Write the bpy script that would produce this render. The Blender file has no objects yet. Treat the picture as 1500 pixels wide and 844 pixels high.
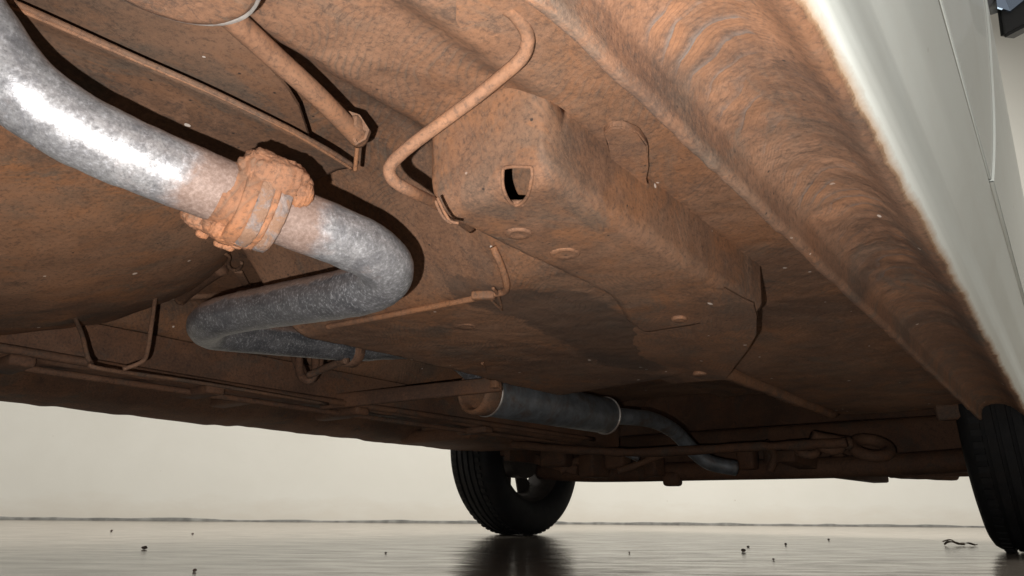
import bpy, bmesh, math, random
import numpy as np
from mathutils import Vector, Matrix
from math import sin, cos, tan, atan, atan2, radians, pi, sqrt, hypot

random.seed(7)
rng = np.random.default_rng(7)
scene = bpy.context.scene
COL = scene.collection

# ------------------------------------------------------------------ camera
H = 0.0735
F_PX = 1000.0
ROLL = atan(0.01)
PITCH = atan((742 + 7.5 - 422) * cos(ROLL) / F_PX)
YAW = radians(38.6)
fwd = Vector((-sin(YAW) * cos(PITCH), cos(YAW) * cos(PITCH), sin(PITCH)))
rgt = Vector((cos(YAW), sin(YAW), 0))
upv = rgt.cross(fwd)
R2 = rgt * cos(ROLL) + upv * sin(ROLL)
U2 = -rgt * sin(ROLL) + upv * cos(ROLL)
cam_d = bpy.data.cameras.new('camera')
cam = bpy.data.objects.new('camera', cam_d)
COL.objects.link(cam)
cam.matrix_world = Matrix(((R2.x, U2.x, -fwd.x, 0), (R2.y, U2.y, -fwd.y, 0), (R2.z, U2.z, -fwd.z, H), (0, 0, 0, 1)))
cam_d.lens = 24.0
cam_d.sensor_width = 36.0
cam_d.clip_start = 0.01
cam_d.clip_end = 200
scene.camera = cam

# ------------------------------------------------------------------ light
world = bpy.data.worlds.new('World')
scene.world = world
world.use_nodes = True
bg = world.node_tree.nodes['Background']
bg.inputs['Color'].default_value = (1.0, 0.98, 0.93, 1)
bg.inputs['Strength'].default_value = 0.30

def lamp(name, kind, loc, energy, color, **kw):
    d = bpy.data.lights.new(name, kind)
    d.energy = energy
    d.color = color
    for k, v in kw.items():
        setattr(d, k, v)
    o = bpy.data.objects.new(name, d)
    o.location = loc
    COL.objects.link(o)
    return o

# the phone's own flash, a few centimetres down and to the left of its lens
fl = Vector((0, 0, H)) - R2 * 0.031 - U2 * 0.021
pf = lamp('phone_flash', 'SPOT', fl, 17.8, (1.0, 0.975, 0.95), shadow_soft_size=0.002, spot_size=radians(118), spot_blend=0.75)
pf.rotation_euler = (cam.matrix_world.to_3x3() @ Matrix.Rotation(radians(-5), 3, 'X')).to_euler()
# overhead lamps; the last is added to brighten the wall's dim left side
for x, y, e, w in ((-1.0, 2.6, 260, 2.6), (1.6, 3.2, 130, 1.2), (-4.6, -0.6, 90, 1.2)):
    lamp('ceiling_and_fill_lamp', 'AREA', (x, y, 4.3), e, (1.0, 0.98, 0.935), shape='RECTANGLE', size=w, size_y=w)

scene.view_settings.view_transform = 'Standard'
scene.view_settings.look = 'None'
scene.view_settings.exposure = 0.0
scene.view_settings.gamma = 1.0
scene.view_settings.use_curve_mapping = False
scene.render.engine = 'CYCLES'
scene.cycles.max_bounces = 6
scene.cycles.diffuse_bounces = 2
scene.cycles.sample_clamp_indirect = 6

# ------------------------------------------------------------------ surveying: photo direction -> point in the place
EYE = Vector((0, 0, H))
def ray(px, py):
    return fwd + R2 * ((px - 750) / F_PX) + U2 * ((422 - py) / F_PX)
def at_z(px, py, z):
    d = ray(px, py)
    return EYE + d * ((z - H) / d.z)
def at_t(px, py, t):
    return EYE + ray(px, py) * t
def at_y(px, py, y):
    d = ray(px, py)
    return EYE + d * (y / d.y)

# ------------------------------------------------------------------ numpy noise
_perm = rng.random((256, 256))
def vnoise(x, y, s, ox=0, oy=0):
    x = np.asarray(x) * s + ox + 900; y = np.asarray(y) * s + oy + 900
    xi = np.floor(x).astype(int); yi = np.floor(y).astype(int)
    fx = x - xi; fy = y - yi
    fx = fx * fx * (3 - 2 * fx); fy = fy * fy * (3 - 2 * fy)
    g = lambda a, b: _perm[a % 256, b % 256]
    return (g(xi, yi) * (1 - fx) * (1 - fy) + g(xi + 1, yi) * fx * (1 - fy) + g(xi, yi + 1) * (1 - fx) * fy + g(xi + 1, yi + 1) * fx * fy) - 0.5
def ss(a, b, v):
    t = np.clip((v - a) / (b - a), 0, 1)
    return t * t * (3 - 2 * t)

# ------------------------------------------------------------------ mesh helpers
CAR0 = Vector((-0.8, 0.9, 0.0))
def link(name, me, mat=None, parent=None):
    o = bpy.data.objects.new(name, me)
    COL.objects.link(o)
    if mat: me.materials.append(mat)
    if parent: o.parent = parent
    return o
def finish(name, bm, mat, parent=None, smooth=True, off=True, angle=None):
    """bmesh in world coordinates -> mesh object; parts of the car are stored relative to the car's base"""
    if off and parent is not None:
        bmesh.ops.translate(bm, verts=bm.verts, vec=-CAR0)
    bmesh.ops.recalc_face_normals(bm, faces=bm.faces)
    me = bpy.data.meshes.new(name)
    bm.to_mesh(me); bm.free()
    for p in me.polygons: p.use_smooth = smooth
    if smooth and angle:
        try: me.set_sharp_from_angle(angle=radians(angle))
        except Exception: pass
    return link(name, me, mat, parent)

def catmull(pts, n=6):
    P = [Vector(p) for p in pts]
    out = []
    for i in range(len(P) - 1):
        p0 = P[max(i - 1, 0)]; p1 = P[i]; p2 = P[i + 1]; p3 = P[min(i + 2, len(P) - 1)]
        for k in range(n):
            t = k / n
            out.append(0.5 * ((2 * p1) + (p2 - p0) * t + (2 * p0 - 5 * p1 + 4 * p2 - p3) * t * t + (3 * p1 - p0 - 3 * p2 + p3) * t ** 3))
    out.append(P[-1])
    return out
def tube(bm, pts, r, segs=10, cap=True, rough=0.0, n=6, smooth=True):
    P = catmull(pts, n) if smooth else [Vector(p) for p in pts]
    T = []
    for i in range(len(P)):
        d = P[min(i + 1, len(P) - 1)] - P[max(i - 1, 0)]
        T.append(d.normalized())
    ref = Vector((0, 0, 1)) if abs(T[0].z) < 0.9 else Vector((1, 0, 0))
    nrm = (ref - T[0] * ref.dot(T[0])).normalized()
    rings = []
    for i, p in enumerate(P):
        nrm = (nrm - T[i] * nrm.dot(T[i])).normalized()
        b = T[i].cross(nrm)
        rr = r(i / (len(P) - 1)) if callable(r) else r
        ring = []
        for k in range(segs):
            a = 2 * pi * k / segs
            q = rr * (1 + (random.uniform(-rough, rough) if rough else 0))
            ring.append(bm.verts.new(p + (nrm * cos(a) + b * sin(a)) * q))
        rings.append(ring)
    for i in range(len(rings) - 1):
        for k in range(segs):
            bm.faces.new((rings[i][k], rings[i][(k + 1) % segs], rings[i + 1][(k + 1) % segs], rings[i + 1][k]))
    if cap:
        bm.faces.new(rings[0][::-1]); bm.faces.new(rings[-1])
    return P
def lathe(bm, prof, origin, axis, segs=40, closed=False):
    """prof: list of (along axis, radius)"""
    axis = Vector(axis).normalized(); origin = Vector(origin)
    ref = Vector((0, 0, 1)) if abs(axis.z) < 0.9 else Vector((1, 0, 0))
    u = (ref - axis * ref.dot(axis)).normalized(); v = axis.cross(u)
    rings = []
    for s, r in prof:
        if r <= 1e-6:
            rings.append([bm.verts.new(origin + axis * s)])
        else:
            rings.append([bm.verts.new(origin + axis * s + (u * cos(2 * pi * k / segs) + v * sin(2 * pi * k / segs)) * r) for k in range(segs)])
    seq = list(zip(rings[:-1], rings[1:]))
    if closed: seq.append((rings[-1], rings[0]))
    for a, b in seq:
        for k in range(segs):
            k2 = (k + 1) % segs
            if len(a) == 1 and len(b) == 1: continue
            if len(a) == 1: bm.faces.new((a[0], b[k2], b[k]))
            elif len(b) == 1: bm.faces.new((a[k], a[k2], b[0]))
            else: bm.faces.new((a[k], a[k2], b[k2], b[k]))
def box(bm, c, size, rot=None, bevel=0.0, seg=2):
    r = bmesh.ops.create_cube(bm, size=1.0)
    vs = r['verts']
    bmesh.ops.scale(bm, vec=size, verts=vs)
    if bevel:
        es = list({e for v in vs for e in v.link_edges})
        rb = bmesh.ops.bevel(bm, geom=es, offset=bevel, segments=seg, affect='EDGES', profile=0.5)
        vs = list({v for f in rb['faces'] for v in f.verts} | {v for v in vs if v.is_valid})
    if rot is not None: bmesh.ops.transform(bm, matrix=rot.to_4x4(), verts=vs)
    bmesh.ops.translate(bm, vec=Vector(c), verts=vs)
def bar(bm, a, b, w, h, bevel=0.002):
    a = Vector(a); b = Vector(b); d = b - a
    x = d.normalized(); z = Vector((0, 0, 1)); y = z.cross(x).normalized(); z = x.cross(y)
    M = Matrix((x, y, z)).transposed()
    box(bm, (a + b) / 2, (d.length, w, h), M, bevel)
def slab(bm, poly, thick, bevel=0.0015):
    """flat polygon of world points, given real thickness upwards"""
    lo = [bm.verts.new(p) for p in poly]
    hi = [bm.verts.new(Vector(p) + Vector((0, 0, thick))) for p in poly]
    n = len(lo)
    bm.faces.new(lo); bm.faces.new(hi[::-1])
    for i in range(n):
        bm.faces.new((lo[i], hi[i], hi[(i + 1) % n], lo[(i + 1) % n]))
def roughen(bm, amp, s, seed=0):
    for v in bm.verts:
        c = v.co
        n = vnoise(c.x + c.z * 0.7, c.y - c.z * 0.9, s, seed, seed * 2) + 0.5 * vnoise(c.x - c.z, c.y + c.z, s * 2.3, seed + 9, seed)
        v.co = c + v.normal * float(n) * amp

# ------------------------------------------------------------------ materials
def newmat(name):
    m = bpy.data.materials.new(name)
    m.use_nodes = True
    nt = m.node_tree
    b = nt.nodes['Principled BSDF']
    return m, nt, b
class NB:
    def __init__(s, nt): s.nt = nt
    def n(s, typ, **kw):
        nd = s.nt.nodes.new(typ)
        for k, v in kw.items():
            if k.startswith('_'): setattr(nd, k[1:], v)
            else:
                i = nd.inputs[k.replace('__', ' ')]
                if isinstance(v, bpy.types.NodeSocket): s.nt.links.new(v, i)
                else: i.default_value = v
        return nd
    def noise(s, vec, scale, detail=5, rough=0.6, dist=0.0):
        return s.n('ShaderNodeTexNoise', Vector=vec, Scale=scale, Detail=detail, Roughness=rough, Distortion=dist).outputs['Fac']
    def ramp(s, fac, lo, hi, a=0.0, b=1.0):
        nd = s.n('ShaderNodeMapRange', Value=fac)
        nd.inputs['From Min'].default_value = lo; nd.inputs['From Max'].default_value = hi
        nd.inputs['To Min'].default_value = a; nd.inputs['To Max'].default_value = b
        return nd.outputs[0]
    def mix(s, f, a, b, mode='MIX'):
        nd = s.nt.nodes.new('ShaderNodeMix'); nd.data_type = 'RGBA'; nd.blend_type = mode
        for sock, v in ((nd.inputs[0], f), (nd.inputs[6], a), (nd.inputs[7], b)):
            if isinstance(v, bpy.types.NodeSocket): s.nt.links.new(v, sock)
            else: sock.default_value = v if not isinstance(v, tuple) or len(v) == 4 else (*v, 1)
        return nd.outputs[2]
    def math(s, op, a, b=0.0, clamp=False):
        nd = s.nt.nodes.new('ShaderNodeMath'); nd.operation = op; nd.use_clamp = clamp
        for i, v in ((0, a), (1, b)):
            if isinstance(v, bpy.types.NodeSocket): s.nt.links.new(v, nd.inputs[i])
            else: nd.inputs[i].default_value = v
        return nd.outputs[0]
    def bump(s, h, dist, strength=1.0, normal=None):
        nd = s.n('ShaderNodeBump', Height=h, Distance=dist, Strength=strength)
        if normal is not None: s.nt.links.new(normal, nd.inputs['Normal'])
        return nd.outputs[0]
    def sep(s, v):
        return s.n('ShaderNodeSeparateXYZ', Vector=v)
    def scalev(s, v, x, y, z, rot=0):
        return s.n('ShaderNodeMapping', Vector=v, Scale=(x, y, z), Rotation=(0, 0, rot)).outputs[0]

BROWN = (0.206, 0.107, 0.062); ORANGE = (0.275, 0.125, 0.058); GREY = (0.118, 0.092, 0.070); DARK = (0.075, 0.048, 0.035)
def mud_color(b, co, k=1.0, orange=0.5, grey=0.5, specks=True):
    big = b.noise(co, 9 * k, 6, 0.66, 0.5)
    mid = b.noise(co, 33 * k, 7, 0.72, 0.7)
    zone = b.ramp(b.noise(co, 5.5 * k, 4, 0.6, 0.8), 0.42, 0.60, 0.38, 1.0)
    fine = b.noise(co, 300, 4, 0.75)
    c = b.mix(b.ramp(mid, 0.38, 0.62), BROWN, tuple(x * 0.78 for x in BROWN))
    c = b.mix(b.math('MULTIPLY', b.ramp(big, 0.46, 0.57), min(1, orange * 1.2)), c, ORANGE)
    g = b.noise(b.scalev(co, 1.3, 0.8, 1), 12 * k, 9, 0.76, 0.9)
    c = b.mix(b.math('MULTIPLY', zone, b.math('MULTIPLY', b.ramp(g, 0.49, 0.57), min(1, grey * 1.6))), c, GREY)
    b2 = b.noise(co, 4.2 * k, 5, 0.6, 0.7)
    c = b.mix(b.ramp(b2, 0.50, 0.62, 0.0, 0.75), c, (0.255, 0.140, 0.084))
    c = b.mix(b.ramp(b2, 0.47, 0.36, 0.0, 0.75), c, (0.110, 0.062, 0.040))
    lt = b.noise(co, 24 * k, 7, 0.72, 1.2)
    c = b.mix(b.math('MULTIPLY', b.ramp(lt, 0.56, 0.66), 0.55), c, tuple(min(1, x * 1.38) for x in BROWN))
    dk = b.noise(co, 64 * k, 7, 0.76, 0.5)
    c = b.mix(b.math('MULTIPLY', zone, b.math('MULTIPLY', b.ramp(dk, 0.56, 0.64), 0.75)), c, DARK)
    # wiggly edges of dried layers
    rn = b.noise(b.scalev(co, 0.6, 1.4, 1), 30 * k, 4, 0.6, 1.6)
    ln = b.ramp(b.math('ABSOLUTE', b.math('SUBTRACT', rn, 0.5)), 0.012, 0.003)
    c = b.mix(b.math('MULTIPLY', b.math('MULTIPLY', ln, b.ramp(big, 0.52, 0.44)), 0.5), c, DARK)
    c = b.mix(b.ramp(fine, 0.51, 0.68, 0.0, 0.48), c, tuple(min(1, x * 1.30) for x in BROWN))
    c = b.mix(b.ramp(fine, 0.49, 0.34, 0.0, 0.65), c, DARK)
    if specks:
        vo = b.n('ShaderNodeTexVoronoi', Vector=co, Scale=62.0, Randomness=1.0)
        rc_ = b.sep(vo.outputs['Color'])
        size = b.ramp(rc_.outputs[1], 0.0, 1.0, 0.05, 0.17)
        d_ = b.math('ADD', vo.outputs['Distance'], b.math('MULTIPLY', b.math('SUBTRACT', fine, 0.5), 0.12))
        sp = b.math('MULTIPLY', b.math('LESS_THAN', d_, size), b.ramp(rc_.outputs[0], 0.925, 0.935))
        c = b.mix(b.math('MULTIPLY', sp, 0.9), c, (0.70, 0.60, 0.52))
        vo2 = b.n('ShaderNodeTexVoronoi', Vector=co, Scale=150.0, Randomness=1.0)
        r2 = b.sep(vo2.outputs['Color']).outputs[1]
        sp2 = b.math('MULTIPLY', b.ramp(vo2.outputs['Distance'], 0.2, 0.1), b.ramp(r2, 0.95, 0.96))
        c = b.mix(sp2, c, (0.04, 0.028, 0.022))
    return c
def layers(b, co, dirv, freq):
    """dried mud flow lines: 0..1 crest profile and the patches where they show"""
    d = b.n('ShaderNodeVectorMath', _operation='DOT_PRODUCT'); b.nt.links.new(co, d.inputs[0]); d.inputs[1].default_value = dirv
    ph = b.math('MULTIPLY', d.outputs['Value'], freq)
    ph = b.math('ADD', ph, b.math('MULTIPLY', b.noise(co, 8, 2, 0.5), freq * 0.085))
    ph = b.math('ADD', ph, b.math('MULTIPLY', b.noise(co, 30, 3, 0.5), freq * 0.010))
    w = b.math('FRACT', b.math('MULTIPLY', ph, 0.16))
    msk = b.math('MULTIPLY', b.ramp(b.noise(co, 6.5, 4, 0.6, 0.6), 0.45, 0.56), b.ramp(b.noise(co, 24, 4, 0.6), 0.36, 0.52))
    return w, msk
def mud_height(b, co, ripple=0.5, dirv=(0, 1, 0), freq=900.0):
    f1 = b.noise(co, 210, 6, 0.74)
    f2 = b.noise(co, 45, 6, 0.66, 0.5)
    h = b.math('ADD', b.math('MULTIPLY', f1, 0.42), b.math('MULTIPLY', f2, 0.62))
    if ripple:
        w, msk = layers(b, co, dirv, freq)
        h = b.math('ADD', h, b.math('MULTIPLY', b.math('MULTIPLY', w, msk), ripple * 0.42))
    return h
def mud(name, orange=0.5, grey=0.5, ripple=0.5, dirv=(0, 1, 0), freq=900.0, dist=0.0016, k=1.0, tint=None, stain=False, specks=True, rough=0.8):
    m, nt, p = newmat(name); b = NB(nt)
    co = b.n('ShaderNodeTexCoord').outputs['Object']
    c = mud_color(b, co, k, orange, grey, specks)
    if ripple:
        w, msk = layers(b, co, dirv, freq)
        c = b.mix(b.math('MULTIPLY', b.math('MULTIPLY', b.ramp(w, 0.62, 0.95), msk), 0.5), c, GREY)
        c = b.mix(b.math('MULTIPLY', b.math('MULTIPLY', b.ramp(w, 0.34, 0.04), msk), 0.30), c, DARK)
    if tint: c = b.mix(1.0, c, tint, 'MULTIPLY')
    if stain:
        at = b.n('ShaderNodeAttribute', _attribute_name='stain').outputs['Fac']
        edge = b.math('ADD', at, b.math('MULTIPLY', b.math('SUBTRACT', b.noise(co, 22, 8, 0.78), 0.5), 2.2))
        c = b.mix(b.math('MULTIPLY', b.ramp(edge, 0.40, 0.62), 0.62), c, (0.062, 0.044, 0.034))
    nt.links.new(c, p.inputs['Base Color'])
    p.inputs['Roughness'].default_value = rough
    p.inputs['Specular IOR Level'].default_value = 0.3
    nt.links.new(b.bump(mud_height(b, co, ripple, dirv, freq), dist, 1.0), p.inputs['Normal'])
    return m

M_PAN = mud('muddy_floor_pan', 0.6, 0.45, 1.0, (0.55, 0.83, 0), 1150, dist=0.0015, stain=True)
M_RAIL = mud('muddy_rail', 0.65, 0.6, 0.4, (0.9, 0.4, 0.3), 1300, dist=0.0012)
M_SHIELD = mud('muddy_shield', 0.35, 0.85, 0.0, dist=0.0006, tint=(0.84, 0.86, 0.88))
M_TANK = mud('muddy_tank', 0.8, 0.95, 0.0, dist=0.0016, k=0.8, tint=(1.3, 1.27, 1.22))
M_LINE = mud('muddy_brake_line', 0.7, 0.3, 0.0, dist=0.0006, tint=(1.12, 1.1, 1.08), specks=False)
M_CRUST = mud('orange_mud_crust', 0.9, 0.25, 0.8, (-0.55, 0.78, -0.3), 1500, dist=0.0017, tint=(1.22, 1.1, 1.03), specks=False)
M_FAR = mud('dark_muddy_steel', 0.35, 0.6, 0.0, dist=0.0012, tint=(0.62, 0.60, 0.60), specks=False)
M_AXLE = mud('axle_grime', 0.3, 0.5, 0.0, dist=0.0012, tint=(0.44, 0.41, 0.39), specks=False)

def mat_pipe():
    m, nt, p = newmat('aluminised_exhaust_steel'); b = NB(nt)
    co = b.n('ShaderNodeTexCoord').outputs['Object']
    fine = b.noise(co, 420, 5, 0.75); mid = b.noise(co, 120, 7, 0.74, 0.3); big = b.noise(co, 19, 5, 0.66, 0.5)
    c = b.mix(b.ramp(mid, 0.32, 0.68), (0.45, 0.445, 0.45), (0.25, 0.245, 0.25))
    c = b.mix(b.ramp(fine, 0.52, 0.70), c, (0.62, 0.62, 0.65))
    c = b.mix(b.ramp(fine, 0.47, 0.34, 0, 0.6), c, (0.14, 0.138, 0.145))
    c = b.mix(b.ramp(b.noise(co, 34, 6, 0.7, 0.6), 0.50, 0.62, 0, 0.6), c, (0.17, 0.17, 0.185))
    rear_tone = b.n('ShaderNodeAttribute', _attribute_name='rear_tone').outputs['Fac']
    c = b.mix(b.math('MULTIPLY', rear_tone, b.ramp(fine, 0.66, 0.50, 0.2, 0.9)), c, (0.075, 0.077, 0.085))  # darker grey on the rear part of the route
    at = b.n('ShaderNodeAttribute', _attribute_name='dirt').outputs['Fac']
    dirt = b.ramp(b.math('ADD', b.math('ADD', b.math('MULTIPLY', big, 0.9), b.math('MULTIPLY', b.noise(co, 140, 4, 0.7), 0.35)), at), 0.79, 1.10, 0.0, 0.85)
    c = b.mix(dirt, c, b.mix(b.ramp(fine, 0.4, 0.65), (0.17, 0.10, 0.07), (0.27, 0.175, 0.13)))
    nt.links.new(c, p.inputs['Base Color'])
    nt.links.new(b.math('MULTIPLY', b.math('SUBTRACT', 1.0, dirt), 0.55), p.inputs['Metallic'])
    nt.links.new(b.math('ADD', b.ramp(fine, 0.3, 0.7, 0.36, 0.46), b.math('MULTIPLY', dirt, 0.3)), p.inputs['Roughness'])
    h = b.math('ADD', b.math('MULTIPLY', fine, 0.7), mid)
    nt.links.new(b.bump(h, 0.0004, 0.5), p.inputs['Normal'])
    return m
M_PIPE = mat_pipe()

def simple(name, col, rough=0.5, metal=0.0, noise=0.0, scale=60, bump=0.0, spec=0.5, dirt=None, dr=(0.5, 0.68)):
    m, nt, p = newmat(name); b = NB(nt)
    co = b.n('ShaderNodeTexCoord').outputs['Object']
    f = b.noise(co, scale, 5, 0.65)
    c = b.mix(b.ramp(f, 0.3, 0.7), tuple(x * (1 - noise) for x in col), tuple(min(1, x * (1 + noise)) for x in col))
    if dirt: c = b.mix(b.ramp(b.noise(co, scale * 0.4, 6, 0.7, 0.5), dr[0], dr[1], 0, 0.85), c, dirt)
    nt.links.new(c, p.inputs['Base Color'])
    p.inputs['Roughness'].default_value = rough; p.inputs['Metallic'].default_value = metal
    p.inputs['Specular IOR Level'].default_value = spec
    if bump: nt.links.new(b.bump(b.noise(co, scale * 3, 5, 0.7), bump), p.inputs['Normal'])
    return m
M_MUFF = simple('dull_grey_silencer_steel', (0.17, 0.18, 0.19), 0.5, 0.55, 0.35, 40, 0.0006, dirt=(0.13, 0.085, 0.06))
M_BEAD = simple('bare_rolled_edge', (0.36, 0.33, 0.30), 0.5, 0.4, 0.3, 60, dirt=(0.2, 0.115, 0.075))
M_RUBBER = simple('tyre_rubber', (0.009, 0.009, 0.0095), 0.7, 0, 0.4, 30, 0.0005, 0.22, dirt=(0.014, 0.011, 0.009))
M_RIM = simple('grimy_wheel_steel', (0.035, 0.027, 0.022), 0.7, 0.1, 0.4, 30, 0.0005)
M_BLACK = simple('black_grained_plastic', (0.028, 0.029, 0.031), 0.55, 0, 0.1, 300, 0.0002)
M_GREYP = simple('grey_plastic', (0.16, 0.165, 0.17), 0.5, 0, 0.1, 200, 0.0002)
M_MIRROR = simple('mirror_glass', (0.45, 0.55, 0.72), 0.06, 1.0, 0.02, 10)
M_GLASS = simple('tinted_side_glass', (0.05, 0.06, 0.075), 0.04, 0.0, 0.05, 5, 0, 0.6)
M_PEBBLE = simple('dirt_crumb', (0.075, 0.05, 0.04), 0.85, 0, 0.5, 200, 0.001)
M_LEAF = simple('dry_leaf', (0.13, 0.075, 0.04), 0.7, 0, 0.4, 80, 0.0006)
M_BOLT = simple('rusty_bolt', (0.2, 0.11, 0.07), 0.8, 0.1, 0.4, 150, 0.0008)

def mat_paint(name, boundary=False):
    """white enamel; on the rocker the mud of the underside ends in a ragged rusty edge along its lower corner"""
    m, nt, p = newmat(name); b = NB(nt)
    co = b.n('ShaderNodeTexCoord').outputs['Object']
    s = b.sep(co)
    spat = b.noise(co, 190, 3, 0.6)
    dust = b.noise(b.scalev(co, 1, 0.35, 1), 26, 6, 0.65, 0.4)
    c = b.mix(b.ramp(dust, 0.45, 0.75, 0, 0.22), (0.745, 0.78, 0.735), (0.60, 0.58, 0.51))
    chips = b.n('ShaderNodeTexVoronoi', Vector=co, Scale=46.0)
    ch = b.math('MULTIPLY', b.ramp(chips.outputs['Distance'], 0.12, 0.05), b.ramp(b.sep(chips.outputs['Color']).outputs[0], 0.955, 0.965))
    c = b.mix(ch, c, (0.22, 0.17, 0.12))
    if not boundary:
        nt.links.new(c, p.inputs['Base Color'])
        p.inputs['Roughness'].default_value = 0.4
        p.inputs['Coat Weight'].default_value = 0.2
        return m
    at = b.n('ShaderNodeAttribute', _attribute_name='edge').outputs['Fac']     # distance from the painted corner, metres, + on paint
    e = b.math('ADD', at, b.math('MULTIPLY', b.math('SUBTRACT', b.noise(b.scalev(co, 1, 0.6, 1), 70, 6, 0.7, 0.5), 0.5), 0.006))
    e = b.math('ADD', e, b.math('MULTIPLY', b.math('SUBTRACT', b.noise(co, 12, 3, 0.6), 0.5), 0.009))
    mudf = b.ramp(e, 0.0012, -0.0012)
    rust = b.ramp(e, 0.0060, 0.0004, 0.0, 0.9)
    mc = mud_color(b, co, 1.0, 0.35, 0.6)
    c = b.mix(rust, c, (0.36, 0.20, 0.09))
    c = b.mix(mudf, c, mc)
    nt.links.new(c, p.inputs['Base Color'])
    nt.links.new(b.math('ADD', b.math('MULTIPLY', mudf, 0.4), 0.46), p.inputs['Roughness'])
    arc = b.n('ShaderNodeAttribute', _attribute_name='arc').outputs['Fac']
    zone = b.math('MULTIPLY', b.ramp(b.noise(co, 9, 4, 0.6, 0.8), 0.40, 0.55), b.n('ShaderNodeAttribute', _attribute_name='flow').outputs['Fac'])
    ph = b.math('ADD', arc, b.math('MULTIPLY', b.noise(co, 30, 4, 0.6), 0.012))
    ph = b.math('ADD', ph, b.math('MULTIPLY', b.noise(co, 110, 3, 0.6), 0.0025))
    w1 = b.math('FRACT', b.math('MULTIPLY', ph, 240.0))
    w2 = b.math('FRACT', b.math('MULTIPLY', ph, 52.0))
    z2 = b.math('MULTIPLY', zone, b.ramp(b.noise(co, 17, 4, 0.6, 0.5), 0.42, 0.56))
    c = b.mix(b.math('MULTIPLY', b.math('MULTIPLY', mudf, z2), b.ramp(w2, 0.72, 0.96, 0, 0.85)), c, (0.150, 0.124, 0.108))
    c = b.mix(b.math('MULTIPLY', b.math('MULTIPLY', mudf, z2), b.ramp(w2, 0.70, 0.40, 0, 0.55)), c, ORANGE)
    c = b.mix(b.math('MULTIPLY', b.math('MULTIPLY', mudf, zone), b.ramp(w1, 0.35, 0.05, 0, 0.28)), c, DARK)
    nt.links.new(c, p.inputs['Base Color'])
    hm = b.math('ADD', mud_height(b, co, 0.0), b.math('MULTIPLY', zone, b.math('ADD', b.math('MULTIPLY', w1, 0.42), b.math('MULTIPLY', w2, 0.9))))
    nt.links.new(b.bump(b.math('MULTIPLY', hm, mudf), 0.0015, 1.0), p.inputs['Normal'])
    p.inputs['Specular IOR Level'].default_value = 0.4
    return m
M_PAINT = mat_paint('white_car_paint')
M_ROCKER = mat_paint('white_paint_with_muddy_underside', True)

def mat_wall():
    m, nt, p = newmat('cream_plaster'); b = NB(nt)
    co = b.n('ShaderNodeTexCoord').outputs['Object']
    s = b.sep(co)
    n = b.noise(co, 1.7, 6, 0.6, 0.3)
    c = b.mix(b.ramp(n, 0.3, 0.7), (0.78, 0.762, 0.695), (0.735, 0.715, 0.645))
    st = b.math('ADD', s.outputs[2], b.math('MULTIPLY', b.math('SUBTRACT', b.noise(b.scalev(co, 0.6, 1, 3), 5, 6, 0.65), 0.5), 0.22))
    c = b.mix(b.ramp(st, 0.15, 0.03, 0, 0.35), c, (0.60, 0.52, 0.42))
    sp = b.n('ShaderNodeTexVoronoi', Vector=co, Scale=9.0)
    c = b.mix(b.math('MULTIPLY', b.ramp(sp.outputs['Distance'], 0.06, 0.03), b.ramp(b.sep(sp.outputs['Color']).outputs[0], 0.85, 0.87, 0, 0.4)), c, (0.42, 0.36, 0.28))
    nt.links.new(c, p.inputs['Base Color'])
    p.inputs['Roughness'].default_value = 0.75
    nt.links.new(b.bump(b.noise(co, 12, 4, 0.5), 0.004, 0.2), p.inputs['Normal'])
    return m
def mat_floor():
    m, nt, p = newmat('sealed_concrete'); b = NB(nt)
    co = b.n('ShaderNodeTexCoord').outputs['Object']
    cr = b.scalev(co, 1, 1, 1, radians(-38.6))
    big = b.noise(co, 2.2, 6, 0.65, 0.4); mid = b.noise(b.scalev(cr, 0.5, 1.6, 1), 14, 6, 0.65, 0.3)
    c = b.mix(b.ramp(big, 0.3, 0.7), (0.31, 0.272, 0.228), (0.225, 0.19, 0.155))
    c = b.mix(b.ramp(mid, 0.46, 0.66, 0, 0.75), c, (0.12, 0.10, 0.085))
    gr = b.n('ShaderNodeTexVoronoi', Vector=co, Scale=60.0)
    c = b.mix(b.math('MULTIPLY', b.ramp(gr.outputs['Distance'], 0.13, 0.05), b.ramp(b.sep(gr.outputs['Color']).outputs[0], 0.95, 0.96)), c, (0.07, 0.05, 0.04))
    nt.links.new(c, p.inputs['Base Color'])
    nt.links.new(b.ramp(mid, 0.3, 0.72, 0.08, 0.24), p.inputs['Roughness'])
    h = b.math('ADD', b.math('MULTIPLY', b.noise(co, 9, 4, 0.5), 1.0), b.math('MULTIPLY', b.noise(b.scalev(cr, 0.35, 1.5, 1), 48, 4, 0.6), 0.16))
    nt.links.new(b.bump(h, 0.005, 0.34), p.inputs['Normal'])
    return m

# ------------------------------------------------------------------ setting
bm = bmesh.new()
bmesh.ops.create_grid(bm, x_segments=1, y_segments=1, size=30)
fo = finish('floor', bm, mat_floor(), smooth=False)
fo['kind'] = 'structure'

W0 = at_z(0, 761.5, 0.0); W1 = at_z(1400, 772.5, 0.0)
wd = (W1 - W0); wd.z = 0; wlen = wd.length; wd.normalize()
wn = Vector((-wd.y, wd.x, 0))          # away from the camera
if wn.dot(W0) < 0: wn = -wn
bm = bmesh.new()
nx = 120; L0, L1 = -6.0, wlen + 7.0
A = W0 + wd * L0
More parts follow.
